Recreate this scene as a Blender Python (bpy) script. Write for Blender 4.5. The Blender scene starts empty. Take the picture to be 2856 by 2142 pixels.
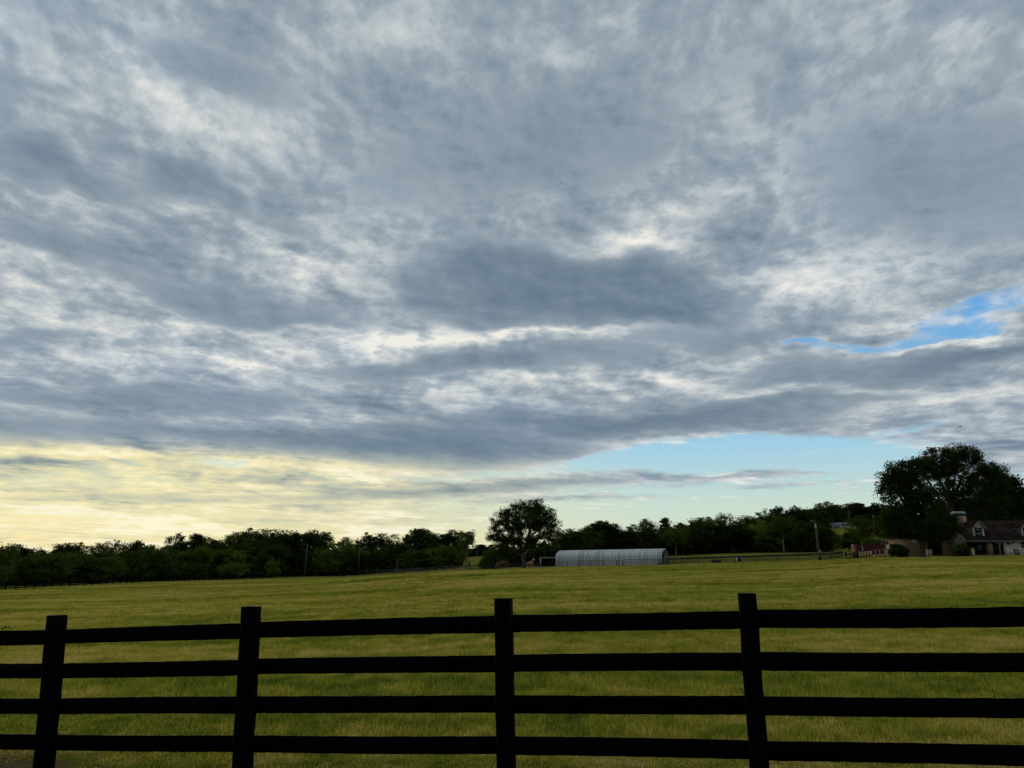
import bpy, bmesh, math, random, os
import numpy as np
from mathutils import Vector, Matrix, Euler

# ---------------------------------------------------------------- camera
scene = bpy.context.scene
C = scene.collection
W_PX, H_PX, F_PX = 2856.0, 2142.0, 2144.0          # pixel frame used only to work out bearings
HORIZON = 1543.0
PITCH = math.atan((HORIZON - H_PX / 2) / F_PX)

cam_data = bpy.data.cameras.new('camera')
cam_data.sensor_fit = 'HORIZONTAL'
cam_data.sensor_width = 36.0
cam_data.lens = F_PX / W_PX * 36.0
cam_data.clip_start = 0.1
cam_data.clip_end = 20000
cam = bpy.data.objects.new('camera', cam_data)
cam.location = (0, 0, 0)                             # the eye is the origin; ground lies about 2 m below
cam.rotation_euler = (math.pi / 2 + PITCH, 0, 0)
C.objects.link(cam)
scene.camera = cam

def bearing(px, py):
    """direction (x/y, z/y) towards a place in the photograph"""
    u = (px - W_PX / 2) / F_PX
    v = -(py - H_PX / 2) / F_PX
    c, s = math.cos(PITCH), math.sin(PITCH)
    fy = c - v * s
    return u / fy, (s + v * c) / fy

def at(px, py, Y):
    a, b = bearing(px, py)
    return Vector((a * Y, Y, b * Y))

# ---------------------------------------------------------------- light
SUN_AZ = math.radians(-40)      # left of the view direction (+Y), behind the cloud
SUN_EL = math.radians(9)
scene.view_settings.view_transform = 'Standard'
scene.view_settings.look = 'None'
scene.view_settings.exposure = 0.0
scene.view_settings.gamma = 1.0
scene.view_settings.use_curve_mapping = False

def s2l(c):
    return tuple((x / 255 / 12.92) if x / 255 <= 0.04045 else ((x / 255 + 0.055) / 1.055) ** 2.4 for x in c)

sun_data = bpy.data.lights.new('sun', 'SUN')
sun_data.energy = 0.8
sun_data.angle = math.radians(20)
sun_data.color = (1.0, 0.87, 0.66)
sun = bpy.data.objects.new('sun', sun_data)
sd = Vector((math.sin(SUN_AZ) * math.cos(SUN_EL), math.cos(SUN_AZ) * math.cos(SUN_EL), math.sin(SUN_EL)))
sun.rotation_euler = sd.to_track_quat('Z', 'Y').to_euler()
C.objects.link(sun)

# ---------------------------------------------------------------- sky
world = bpy.data.worlds.new('World')
scene.world = world
world.use_nodes = True
wt = world.node_tree
wt.nodes.clear()

class Sock:
    """socket with arithmetic, so that node trees read as formulas"""
    tree = None
    def __init__(self, s): self.s = s
    def __add__(a, b): return mth('ADD', a, b)
    def __radd__(a, b): return mth('ADD', b, a)
    def __sub__(a, b): return mth('SUBTRACT', a, b)
    def __rsub__(a, b): return mth('SUBTRACT', b, a)
    def __mul__(a, b): return mth('MULTIPLY', a, b)
    def __rmul__(a, b): return mth('MULTIPLY', b, a)
    def __truediv__(a, b): return mth('DIVIDE', a, b)
    def __rtruediv__(a, b): return mth('DIVIDE', b, a)

def put(inp, v):
    if isinstance(v, Sock): Sock.tree.links.new(v.s, inp)
    else: inp.default_value = v
def node(t, **kw):
    n = Sock.tree.nodes.new(t)
    for k, v in kw.items(): setattr(n, k, v)
    return n
def mth(op, *a, clamp=False):
    n = node('ShaderNodeMath', operation=op); n.use_clamp = clamp
    for i, v in enumerate(a): put(n.inputs[i], v)
    return Sock(n.outputs[0])
def sstep(x, e0, e1, t0=0.0, t1=1.0, kind='SMOOTHSTEP'):
    n = node('ShaderNodeMapRange', interpolation_type=kind); n.clamp = True
    for i, v in enumerate((x, e0, e1, t0, t1)): put(n.inputs[i], v)
    return Sock(n.outputs[0])
def comb(x, y, z=0.0):
    n = node('ShaderNodeCombineXYZ')
    for i, v in enumerate((x, y, z)): put(n.inputs[i], v)
    return Sock(n.outputs[0])
def noise(vec, scale, detail=4, rough=0.5, dist=0.0, lac=2.0, color=False):
    n = node('ShaderNodeTexNoise'); n.noise_dimensions = '3D'
    put(n.inputs['Vector'], vec); n.inputs['Scale'].default_value = scale
    n.inputs['Detail'].default_value = detail; n.inputs['Roughness'].default_value = rough
    n.inputs['Lacunarity'].default_value = lac; n.inputs['Distortion'].default_value = dist
    return Sock(n.outputs['Color' if color else 'Fac'])
def vmath(op, a, b=None, scale=None):
    n = node('ShaderNodeVectorMath', operation=op); put(n.inputs[0], a)
    if b is not None: put(n.inputs[1], b)
    if scale is not None: put(n.inputs['Scale'], scale)
    return Sock(n.outputs['Value' if op in ('LENGTH', 'DOT_PRODUCT') else 'Vector'])
def mixc(f, a, b, blend='MIX'):
    n = node('ShaderNodeMix', data_type='RGBA', blend_type=blend)
    put(n.inputs[0], f)
    for i, v in ((6, a), (7, b)):
        if isinstance(v, Sock): put(n.inputs[i], v)
        else: n.inputs[i].default_value = (*v[:3], 1.0)
    return Sock(n.outputs[2])
def ramp(f, stops, interp='LINEAR'):
    n = node('ShaderNodeValToRGB'); put(n.inputs[0], f)
    cr = n.color_ramp; cr.interpolation = interp
    while len(cr.elements) < len(stops): cr.elements.new(0.5)
    for e, (p, c) in zip(cr.elements, stops):
        e.position = p; e.color = (*c[:3], 1.0)
    return Sock(n.outputs[0])

K = 2856 / 2212.0
def az_el(x, y):
    """compass angle and height in degrees of a place in the photograph (2212-px grid)"""
    a, b = bearing(x * K, y * K)
    return math.degrees(math.atan(a)), math.degrees(math.atan(b / math.hypot(1, a)))

def blobs(vec, feats):
    """sum of soft elliptical patches laid out over the sky dome in degrees"""
    tot = None
    for (x, y, rx, ry, rot, amp) in feats:
        a0, e0 = az_el(x, y)
        cr, sr = math.cos(math.radians(rot)), math.sin(math.radians(rot))       # tilt as seen looking at the sky
        a1, e1 = az_el(x + rx * 0.5 * cr, y - rx * 0.5 * sr); a2, e2 = az_el(x - rx * 0.5 * cr, y + rx * 0.5 * sr)
        wa = max(math.hypot(a1 - a2, e1 - e2), 0.3); rz = math.atan2(e1 - e2, a1 - a2)
        a1, e1 = az_el(x, y - ry * 0.5); a2, e2 = az_el(x, y + ry * 0.5)
        we = max(math.hypot(a1 - a2, e1 - e2), 0.15)
        n = node('ShaderNodeMapping', vector_type='TEXTURE')
        put(n.inputs['Vector'], vec)
        n.inputs['Location'].default_value = (a0, e0, 0)
        n.inputs['Rotation'].default_value = (0, 0, rz)
        n.inputs['Scale'].default_value = (wa * 1.5, we * 1.5, 1)
        L = vmath('LENGTH', Sock(n.outputs[0]))
        f = sstep(L, 0.0, 1.0, amp, 0.0)
        tot = f if tot is None else tot + f
    return tot

def build_sky():
    Sock.tree = wt
    tc = node('ShaderNodeTexCoord')
    d = Sock(tc.outputs['Generated'])
    sp = node('ShaderNodeSeparateXYZ'); put(sp.inputs[0], d)
    x, y, z = (Sock(o) for o in sp.outputs)
    az = mth('ARCTAN2', x, y) * 57.29578
    z = mth('ABSOLUTE', z)
    el = mth('ARCSINE', z) * 57.29578
    zz = mth('MAXIMUM', z, 0.0)
    h = zz + 0.05
    # cloud sheet: log-polar on the far deck gives arcs round the observer that flatten to streaks at the skyline
    lr = mth('LOGARITHM', h, 2.718282)
    pl = comb(x / h, y / h, 0.0)
    po = comb(az * 0.0523 * mth('COSINE', el * 0.01745), lr * -1.9 - el * 0.014, 0.0)

    # wavering of all outlines
    wv = noise(po, 1.7, 4, 0.55, color=True)
    wv = vmath('SUBTRACT', wv, (0.5, 0.5, 0.5))
    squash = sstep(el, 0.0, 18.0, 0.12, 1.0)
    wx = comb(16.0, 7.5 * squash, 0.0)
    ae = vmath('ADD', comb(az, el, 0.0), vmath('MULTIPLY', wv, wx))

    # textures
    ws = vmath('SUBTRACT', noise(po, 1.5, 1, 0.5, color=True), (0.5, 0.5, 0.5))
    pw = vmath('ADD', po, vmath('SCALE', ws, scale=0.14))
    n_mid = noise(pw, 2.8, 8, 0.57, 0.0)
    lit = noise(vmath('ADD', pw, (-0.03, 0.03, 0.0)), 2.8, 7, 0.57, 0.0)
    n_fine = noise(vmath('ADD', pw, (7.3, 2.1, 4.0)), 9.0, 6, 0.62, 0.0)
    n_pl = noise(vmath('ADD', po, (3.1, 9.0, 1.0)), 1.1, 3, 0.5)

    bright = blobs(ae, BRIGHT)
    dark = blobs(ae, DARK)
    cover = blobs(ae, COVER)

    # lower edge of the main deck, a curve over the compass
    fc = node('ShaderNodeFloatCurve')
    pts = DECK_EDGE
    azs = [az_el(px, py)[0] for px, py in pts]; els = [az_el(px, py)[1] for px, py in pts]
    cu = fc.mapping.curves[0]
    P = [((a + 60) / 120, e / 20) for a, e in zip(azs, els)]
    P = [(0.0, P[0][1])] + P + [(1.0, P[-1][1])]
    while len(cu.points) < len(P): cu.points.new(0.5, 0.5)
    for q, p in zip(cu.points, P): q.location = p; q.handle_type = 'AUTO'
    fc.mapping.update()
    put(fc.inputs['Value'], (az + 60.0) / 120.0)
    edge = Sock(fc.outputs[0]) * 20.0
    sy = node('ShaderNodeSeparateXYZ'); put(sy.inputs[0], ae)
    el_w = Sock(sy.outputs[1])
    above = (el_w - edge) / (el * 0.06 + 0.5)
    deck = sstep(above, -1.0, 1.0, 0.0, 1.0)

    t = n_mid - 0.5
    t2 = n_fine - 0.5
    low = 1.0 - deck
    hole = sstep(cover, -0.05, -0.6)
    rag = low * 0.9 + hole * 1.7
    lowcov = sstep(az, -30.0, 12.0, 0.60, 0.31)
    cov = deck * 0.95 + cover + low * lowcov + t * (0.35 + rag) + t2 * (0.2 + rag * 0.75)
    alpha = sstep(cov, 0.24 - hole * 0.25, 0.74 + hole * 0.35)
    core = sstep(cov, 0.45, 1.05)                   # 0 at thin rims, 1 inside

    # light and dark of the cloud
    ease = sstep(el, 13.0, 33.0, 1.0, 0.72)
    b = 0.495 + bright * 1.35 + (t * 1.15 + (n_mid - lit) * 1.3 + (n_pl - 0.5) * 0.6) * ease
    rift = sstep(mth('ABSOLUTE', n_fine - 0.5), 0.0, 0.13, 0.08, -0.04)
    b = b + (t2 * 0.6 + rift) * sstep(b, 0.35, 0.8, 0.22, 1.0) * ease
    # nearer, darker cloud under the deck, with its own outline
    dk = dark + t * 0.75 + (n_mid - lit) * 0.8 + t2 * 0.22 + (n_pl - 0.5) * 0.5
    a2 = sstep(dk, 0.18, 0.46)
    bd = 0.335 - sstep(dk, 0.3, 1.0, 0.0, 0.25) + t * 0.5 + (n_mid - lit) * 0.9
    a2 = a2 * 0.88
    b = b * (1.0 - a2) + bd * a2
    b = b - low * 0.08 + (t * 0.9 + t2 * 0.6) * low + (1.0 - core) * 0.22
    sdn = vmath('DOT_PRODUCT', d, tuple(sd))
    glow = sstep(sdn, math.cos(math.radians(52)), math.cos(math.radians(6)))
    near_h = sstep(el, 7.8, 6.2)
    warm = mth('MULTIPLY', glow, near_h, clamp=True)
    b = b + warm * 0.14
    cloud = mixc(warm, ramp(b, CLOUD_COOL), ramp(b, CLOUD_WARM))
    # faint lilac in the upper deck
    cloud = mixc(sstep(n_pl, 0.45, 0.75, 0.0, 0.5), cloud, (0.92, 0.97, 1.08), 'MULTIPLY')

    sky = node('ShaderNodeTexSky'); sky.sky_type = 'NISHITA'; sky.sun_disc = False
    sky.sun_elevation = SUN_EL; sky.sun_rotation = SUN_AZ
    sky.altitude = 100; sky.air_density = 1.0; sky.dust_density = 0.6; sky.ozone_density = 1.5
    # thin evening veil over the clear air
    ef = el / 30.0
    veil = mixc(glow, ramp(ef, VEIL_COOL), ramp(ef, VEIL_WARM))
    bg1 = node('ShaderNodeBackground'); put(bg1.inputs[0], Sock(sky.outputs[0])); bg1.inputs[1].default_value = 0.05
    bg3 = node('ShaderNodeBackground'); put(bg3.inputs[0], veil)
    m0 = node('ShaderNodeMixShader'); m0.inputs[0].default_value = 0.9
    wt.links.new(bg1.outputs[0], m0.inputs[1]); wt.links.new(bg3.outputs[0], m0.inputs[2])
    bg2 = node('ShaderNodeBackground'); put(bg2.inputs[0], cloud); bg2.inputs[1].default_value = 1.0
    mx = node('ShaderNodeMixShader'); put(mx.inputs[0], alpha)
    wt.links.new(m0.outputs[0], mx.inputs[1]); wt.links.new(bg2.outputs[0], mx.inputs[2])
    out = node('ShaderNodeOutputWorld'); wt.links.new(mx.outputs[0], out.inputs[0])

VEIL_COOL = [(0.0, s2l((224, 228, 198))), (0.12, s2l((204, 227, 216))), (0.25, s2l((166, 213, 237))),
             (0.4, s2l((128, 188, 232))), (0.6, s2l((98, 164, 228))), (1.0, s2l((60, 120, 205)))]
VEIL_WARM = [(0.0, s2l((247, 233, 172))), (0.12, s2l((244, 236, 186))), (0.25, s2l((192, 224, 222))),
             (0.4, s2l((130, 186, 222))), (0.6, s2l((80, 150, 222))), (1.0, s2l((60, 120, 205)))]
DECK_EDGE = [(-300, 988), (0, 990), (300, 998), (560, 1002), (680, 1014), (850, 1016), (1050, 1010), (1250, 998),
             (1400, 975), (1500, 953), (1750, 934), (1950, 940), (2100, 950), (2300, 950)]
DARK = [
    (1200, 612, 350, 95, 0, 1.0), (1490, 635, 220, 62, -8, .7), (1000, 600, 120, 50, 0, .25),
    (170, 365, 230, 38, -16, .62), (450, 400, 90, 30, -10, .5), (560, 460, 200, 30, -15, .3),
    (480, 620, 400, 45, -12, .5), (130, 490, 260, 40, -10, .42), (650, 522, 80, 20, -8, .5),
    (1080, 785, 430, 38, 2, .6), (1900, 785, 440, 42, 6, .62), (2130, 745, 200, 30, 8, .45), (1500, 895, 440, 32, 3, .6),
    (900, 975, 440, 40, -3, .6), (300, 860, 480, 42, 0, .5), (1150, 930, 560, 42, 2, .5), (250, 935, 600, 30, 0, .45),
    (1650, 725, 130, 30, 0, .4), (60, 730, 220, 25, 0, .35), (480, 150, 240, 75, -15, .42), (1020, 330, 430, 150, 8, .38),
    (2060, 400, 420, 220, 0, .42), (1500, 150, 600, 160, 0, .18), (1750, 860, 300, 18, 4, .3), (90, 210, 130, 40, -15, .3),
    (1450, 720, 120, 24, 0, .3), (550, 1030, 130, 14, -3, .4), (60, 1010, 180, 18, 0, .4), (1050, 1058, 440, 20, 2, .4), (1650, 1024, 180, 10, 2, .2),
    (1250, 320, 260, 120, 0, .2), (620, 690, 200, 30, -6, .3), (380, 1082, 460, 16, -1, .32), (120, 1118, 300, 12, 0, .26), (700, 1128, 260, 10, 0, .26), (420, 1150, 200, 8, 0, .2), (60, 1165, 160, 10, 0, .2), (820, 1075, 260, 14, 1, .3),
]
BRIGHT = [
    (340, 230, 330, 80, -25, .2), (60, 560, 260, 50, -8, .16), (560, 500, 280, 30, -16, .17), (700, 590, 260, 45, -8, .16),
    (950, 712, 320, 34, 2, .34), (250, 690, 330, 45, -3, .26), (1330, 525, 220, 26, 6, .26), (1680, 600, 260, 45, 6, .13),
    (1250, 710, 300, 24, 3, .16), (1450, 825, 420, 20, 4, .22), (620, 765, 380, 22, 0, .18), (1480, 460, 190, 60, 25, .14),
    (2065, 700, 70, 24, 10, .34), (1960, 722, 130, 12, 10, .26), (1900, 610, 250, 40, 10, .08), (850, 80, 200, 70, 0, .10), (1200, 110, 90, 60, 0, .08),
    (2100, 850, 250, 20, 8, .16), (1700, 840, 240, 15, 4, .14), (2100, 150, 220, 130, 0, .04),
    (250, 985, 500, 14, -2, .2), (350, 1130, 600, 40, 0, .12),
]
COVER = [
    (1985, 688, 230, 28, 14, -.9), (2115, 628, 120, 24, 16, -.7), (1760, 742, 110, 10, 10, -.4), (2070, 712, 80, 24, 10, .6), (1960, 728, 100, 12, 10, .4),
    (1650, 985, 330, 45, 2, -.75), (1500, 1000, 250, 20, 2, -.5), (480, 995, 70, 9, 0, -.5),
    (1060, 1052, 480, 22, 2, .55), (1620, 1026, 260, 12, 2, .5), (1650, 1048, 150, 8, 2, .35), (1250, 1080, 250, 8, 1, .35),
    (550, 1030, 150, 15, -3, .5), (60, 1010, 190, 22, 0, .55), (350, 1085, 520, 22, -1, .35), (750, 1125, 400, 12, 0, .2),
    (2110, 965, 190, 32, 5, .55), (2150, 1010, 160, 30, 5, .4), (1990, 915, 120, 10, 5, -.3),
    (1700, 1110, 500, 40, 0, -.45), (1250, 1150, 400, 30, 0, -.3), (200, 1150, 500, 20, 0, .1),
]
CLOUD_COOL = [(0.0, s2l((98, 118, 135))), (0.25, s2l((119, 137, 152))), (0.5, s2l((150, 164, 175))),
              (0.72, s2l((187, 195, 199))), (0.9, s2l((218, 220, 217))), (1.0, s2l((239, 237, 228)))]
CLOUD_WARM = [(0.0, s2l((118, 134, 138))), (0.25, s2l((146, 158, 154))), (0.5, s2l((196, 198, 172))),
              (0.72, s2l((236, 226, 178))), (0.9, s2l((250, 239, 192))), (1.0, s2l((254, 246, 212)))]
build_sky()
world.cycles.sampling_method = 'MANUAL'
world.cycles.sample_map_resolution = 512
scene.cycles.use_adaptive_sampling = True
scene.cycles.adaptive_threshold = 0.015
scene.cycles.adaptive_min_samples = 8
scene.cycles.max_bounces = 5
scene.cycles.diffuse_bounces = 2
scene.cycles.transmission_bounces = 3

# ---------------------------------------------------------------- helpers
rng = np.random.default_rng(7)
random.seed(7)

def fast_mesh(name, verts, faces_flat, counts, mat=None, smooth=False):
    """verts (n,3) array, faces as flat index array plus the corner count of each face"""
    me = bpy.data.meshes.new(name)
    verts = np.asarray(verts, np.float32); fl = np.asarray(faces_flat, np.int32); ct = np.asarray(counts, np.int32)
    me.vertices.add(len(verts)); me.vertices.foreach_set('co', verts.ravel())
    me.loops.add(len(fl)); me.loops.foreach_set('vertex_index', fl)
    me.polygons.add(len(ct))
    st = np.concatenate(([0], np.cumsum(ct)[:-1])).astype(np.int32)
    me.polygons.foreach_set('loop_start', st); me.polygons.foreach_set('loop_total', ct)
    if smooth: me.polygons.foreach_set('use_smooth', np.ones(len(ct), bool))
    me.update(calc_edges=True); me.validate()
    if mat: me.materials.append(mat)
    return me

class MB:
    """collects boxes, tubes and sheets into one mesh"""
    def __init__(s): s.v = []; s.f = []
    def add(s, vs, fs):
        o = len(s.v); s.v += [tuple(p) for p in vs]; s.f += [tuple(i + o for i in f) for f in fs]; return s
    def box(s, c, d, rz=0.0, top=1.0, M=None):
        """centre, full size, turn about z, taper of the top"""
        x, y, z = d[0] / 2, d[1] / 2, d[2] / 2
        vs = []
        for k, (sx, sy, sz) in enumerate(((-1,-1,-1),(1,-1,-1),(1,1,-1),(-1,1,-1),(-1,-1,1),(1,-1,1),(1,1,1),(-1,1,1))):
            t = top if sz > 0 else 1.0
            p = Vector((sx * x * t, sy * y * t, sz * z))
            if M is not None: p = M @ p
            elif rz: p = Matrix.Rotation(rz, 3, 'Z') @ p
            vs.append(p + Vector(c))
        return s.add(vs, ((0,3,2,1),(4,5,6,7),(0,1,5,4),(1,2,6,5),(2,3,7,6),(3,0,4,7)))
    def beam(s, a, b, w, h, up=(0, 0, 1)):
        """square bar from a to b, h along up, w across"""
        a, b = Vector(a), Vector(b); d = (b - a).normalized(); u = Vector(up)
        r = d.cross(u).normalized(); u = r.cross(d).normalized()
        vs = []
        for p in (a, b):
            for q, t in ((-1,-1),(1,-1),(1,1),(-1,1)): vs.append(p + r * (q * w / 2) + u * (t * h / 2))
        return s.add(vs, ((0,1,2,3),(7,6,5,4),(0,4,5,1),(1,5,6,2),(2,6,7,3),(3,7,4,0)))
    def tube(s, pts, rad, n=6, cap=True):
        pts = [Vector(p) for p in pts]
        if not hasattr(rad, '__len__'): rad = [rad] * len(pts)
        o = len(s.v)
        ref = Vector((0.31, 0.95, 0.05))
        for i, p in enumerate(pts):
            d = (pts[min(i + 1, len(pts) - 1)] - pts[max(i - 1, 0)]).normalized()
            r = d.cross(ref)
            if r.length < 0.1: r = d.cross(Vector((1, 0, 0)))
            r.normalize(); u = r.cross(d)
            for k in range(n):
                a = 2 * math.pi * k / n
                s.v.append(tuple(p + (r * math.cos(a) + u * math.sin(a)) * rad[i]))
        for i in range(len(pts) - 1):
            for k in range(n):
                k2 = (k + 1) % n
                s.f.append((o + i * n + k, o + i * n + k2, o + (i + 1) * n + k2, o + (i + 1) * n + k))
        if cap:
            s.f.append(tuple(o + k for k in range(n))[::-1])
            s.f.append(tuple(o + (len(pts) - 1) * n + k for k in range(n)))
        return s
    def prism(s, prof, a, b, ax=None):
        """polygon prof [(u,w)] swept from a to b; u runs across, w up"""
        a, b = Vector(a), Vector(b); d = (b - a).normalized(); r = d.cross(Vector((0, 0, 1))).normalized()
        n = len(prof); vs = [p + r * u + Vector((0, 0, w)) for p in (a, b) for u, w in prof]
        fs = [tuple(range(n)), tuple(range(2 * n - 1, n - 1, -1))]
        fs += [(i, i + n, (i + 1) % n + n, (i + 1) % n) for i in range(n)]
        return s.add(vs, fs)
    def mesh(s, name, mat, smooth=False):
        ct = [len(f) for f in s.f]
        return fast_mesh(name, np.array(s.v, np.float32), [i for f in s.f for i in f], ct, mat, smooth)
    def build(s, name, mat, parent=None, smooth=False, loc=None):
        return obj(name, s.mesh(name, mat, smooth), parent, loc)

def obj(name, mesh, parent=None, loc=None, rz=0.0, scale=None):
    o = bpy.data.objects.new(name, mesh); C.objects.link(o)
    if parent is not None: o.parent = parent
    if loc is not None: o.location = loc
    if rz: o.rotation_euler.z = rz
    if scale is not None: o.scale = scale
    return o
def tag(o, label=None, cat=None, group=None, kind=None):
    for k, v in (('label', label), ('category', cat), ('group', group), ('kind', kind)):
        if v: o[k] = v
    return o
def thing(name, label, cat, loc=(0, 0, 0), rz=0.0, group=None):
    return tag(obj(name, None, None, loc, rz), label, cat, group)

# ---------------------------------------------------------------- materials
MATS = {}
def material(name, col, rough=0.8, var=0.25, vscale=3.0, col2=None, bump=0.0, bscale=20.0, metal=0.0, spec=0.3, coords='Object', build=None):
    m = bpy.data.materials.new(name); m.use_nodes = True
    nt = m.node_tree; Sock.tree = nt
    bs = nt.nodes['Principled BSDF']
    bs.inputs['Roughness'].default_value = rough; bs.inputs['Metallic'].default_value = metal
    bs.inputs['Specular IOR Level'].default_value = spec
    tc = node('ShaderNodeTexCoord'); P = Sock(tc.outputs[coords])
    n = noise(P, vscale, 5, 0.6)
    c2 = col2 or tuple(x * (1 - var) for x in col)
    c1 = col if col2 else tuple(min(1, x * (1 + var)) for x in col)
    c = mixc(sstep(n, 0.3, 0.7), c1, c2)
    if build: c = build(P, c, bs)
    put(bs.inputs['Base Color'], c)
    if bump:
        b = node('ShaderNodeBump'); b.inputs['Strength'].default_value = bump; b.inputs['Distance'].default_value = 0.02
        put(b.inputs['Height'], noise(P, bscale, 6, 0.6)); put(bs.inputs['Normal'], Sock(b.outputs[0]))
    MATS[name] = m
    return m

def leaf_material(name, col, trans=0.35, tcol=None, spread=0.5):
    m = bpy.data.materials.new(name); m.use_nodes = True
    nt = m.node_tree; Sock.tree = nt; nt.nodes.clear()
    g = node('ShaderNodeNewGeometry'); P = Sock(g.outputs['Position'])
    n = noise(P, 0.35, 3, 0.6); n2 = noise(P, 2.2, 3, 0.6)
    oi = node('ShaderNodeObjectInfo'); r = Sock(oi.outputs['Random'])
    k = 1.0 + (n - 0.5) * 2.2 * spread + (n2 - 0.5) * 1.2 * spread + (r - 0.5) * spread * 1.1
    warm = mixc(r, col, (col[0] * 1.35, col[1] * 1.0, col[2] * 0.8))
    cc = vmath('SCALE', warm, scale=k)
    d = node('ShaderNodeBsdfDiffuse'); put(d.inputs[0], cc)
    t = node('ShaderNodeBsdfTranslucent')
    put(t.inputs[0], vmath('MULTIPLY', cc, tcol or (1.25, 1.5, 0.55)))
    mx = node('ShaderNodeMixShader'); mx.inputs[0].default_value = trans
    nt.links.new(d.outputs[0], mx.inputs[1]); nt.links.new(t.outputs[0], mx.inputs[2])
    o = node('ShaderNodeOutputMaterial'); nt.links.new(mx.outputs[0], o.inputs[0])
    MATS[name] = m
    return m

def grass_colour(P):
    """colour of the pasture over the ground: green growth, straw patches, mowing streaks"""
    sx = node('ShaderNodeMapping'); put(sx.inputs[0], P); sx.inputs['Scale'].default_value = (0.22, 1.0, 1.0)
    sx.inputs['Rotation'].default_value = (0, 0, math.radians(5))
    big = noise(P, 0.06, 4, 0.55)
    streak = noise(Sock(sx.outputs[0]), 0.24, 6, 0.62)
    small = noise(P, 1.1, 5, 0.65)
    tiny = noise(P, 4.0, 3, 0.6)
    f = big * 0.7 + streak * 0.85 + small * 0.8 + tiny * 0.45
    return ramp(sstep(f, 1.17, 1.62, kind='LINEAR'), GRASS_RAMP)
GRASS_RAMP = [(0.0, (0.135, 0.195, 0.022)), (0.3, (0.27, 0.305, 0.036)), (0.55, (0.45, 0.405, 0.062)), (0.8, (0.66, 0.53, 0.15)), (1.0, (0.64, 0.49, 0.21))]

def ground_material():
    m = bpy.data.materials.new('pasture'); m.use_nodes = True
    nt = m.node_tree; Sock.tree = nt
    bs = nt.nodes['Principled BSDF']; bs.inputs['Roughness'].default_value = 1.0; bs.inputs['Specular IOR Level'].default_value = 0.0
    g = node('ShaderNodeNewGeometry'); P = Sock(g.outputs['Position'])
    c = grass_colour(P)
    fine = noise(P, 9.0, 4, 0.7)
    c = vmath('SCALE', c, scale=sstep(fine, 0.25, 0.75, 0.2, 0.52))
    sp = node('ShaderNodeSeparateXYZ'); put(sp.inputs[0], P)
    yy = Sock(sp.outputs[1])
    # bare reddish soil along the fence line
    soil = sstep(noise(P, 0.55, 4, 0.6) + sstep(yy + Sock(sp.outputs[0]) * 0.21, 6.0, 8.2, 0.16, -0.4), 0.54, 0.66)
    c = mixc(soil, c, mixc(noise(P, 6.0, 4, 0.6), (0.075, 0.05, 0.026), (0.15, 0.105, 0.055)))
    put(bs.inputs['Base Color'], c)
    b = node('ShaderNodeBump'); b.inputs['Strength'].default_value = 0.7; b.inputs['Distance'].default_value = 0.06
    put(b.inputs['Height'], noise(P, 5.0, 6, 0.7)); put(bs.inputs['Normal'], Sock(b.outputs[0]))
    MATS['pasture'] = m
    return m

def blade_material():
    m = bpy.data.materials.new('grass_blades'); m.use_nodes = True
    nt = m.node_tree; Sock.tree = nt; nt.nodes.clear()
    g = node('ShaderNodeNewGeometry'); P = Sock(g.outputs['Position'])
    c = grass_colour(P)
    at_ = node('ShaderNodeAttribute', attribute_name='tint'); t = Sock(at_.outputs['Fac'])
    c = mixc(sstep(t, 0.6, 1.0, 0.0, 0.5), c, (0.36, 0.30, 0.13))
    c = vmath('SCALE', c, scale=sstep(t, 0.0, 1.0, 0.55, 1.3))
    d = node('ShaderNodeBsdfDiffuse'); put(d.inputs[0], c)
    tr = node('ShaderNodeBsdfTranslucent'); put(tr.inputs[0], vmath('MULTIPLY', c, (1.1, 1.1, 0.7)))
    mx = node('ShaderNodeMixShader'); mx.inputs[0].default_value = 0.45
    nt.links.new(d.outputs[0], mx.inputs[1]); nt.links.new(tr.outputs[0], mx.inputs[2])
    o = node('ShaderNodeOutputMaterial'); nt.links.new(mx.outputs[0], o.inputs[0])
    MATS['blade'] = m
    return m

def stone_look(P, c, bs):
    v = node('ShaderNodeTexVoronoi', feature='DISTANCE_TO_EDGE'); put(v.inputs['Vector'], P); v.inputs['Scale'].default_value = 2.2
    v2 = node('ShaderNodeTexVoronoi'); put(v2.inputs['Vector'], P); v2.inputs['Scale'].default_value = 2.2
    c = mixc(0.45, c, mixc(0.25, (0.42, 0.38, 0.30), Sock(v2.outputs['Color'])), 'MIX')
    return mixc(sstep(Sock(v.outputs[0]), 0.03, 0.07), (0.12, 0.10, 0.08), c)
def shingle_look(P, c, bs):
    w = node('ShaderNodeTexWave', bands_direction='Z'); put(w.inputs[0], P); w.inputs['Scale'].default_value = 1.6
    w.inputs['Distortion'].default_value = 0.6; w.inputs['Detail'].default_value = 3
    return mixc(sstep(Sock(w.outputs['Fac']), 0.0, 0.25, 0.45, 0.0), c, (0.012, 0.009, 0.009))
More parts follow.
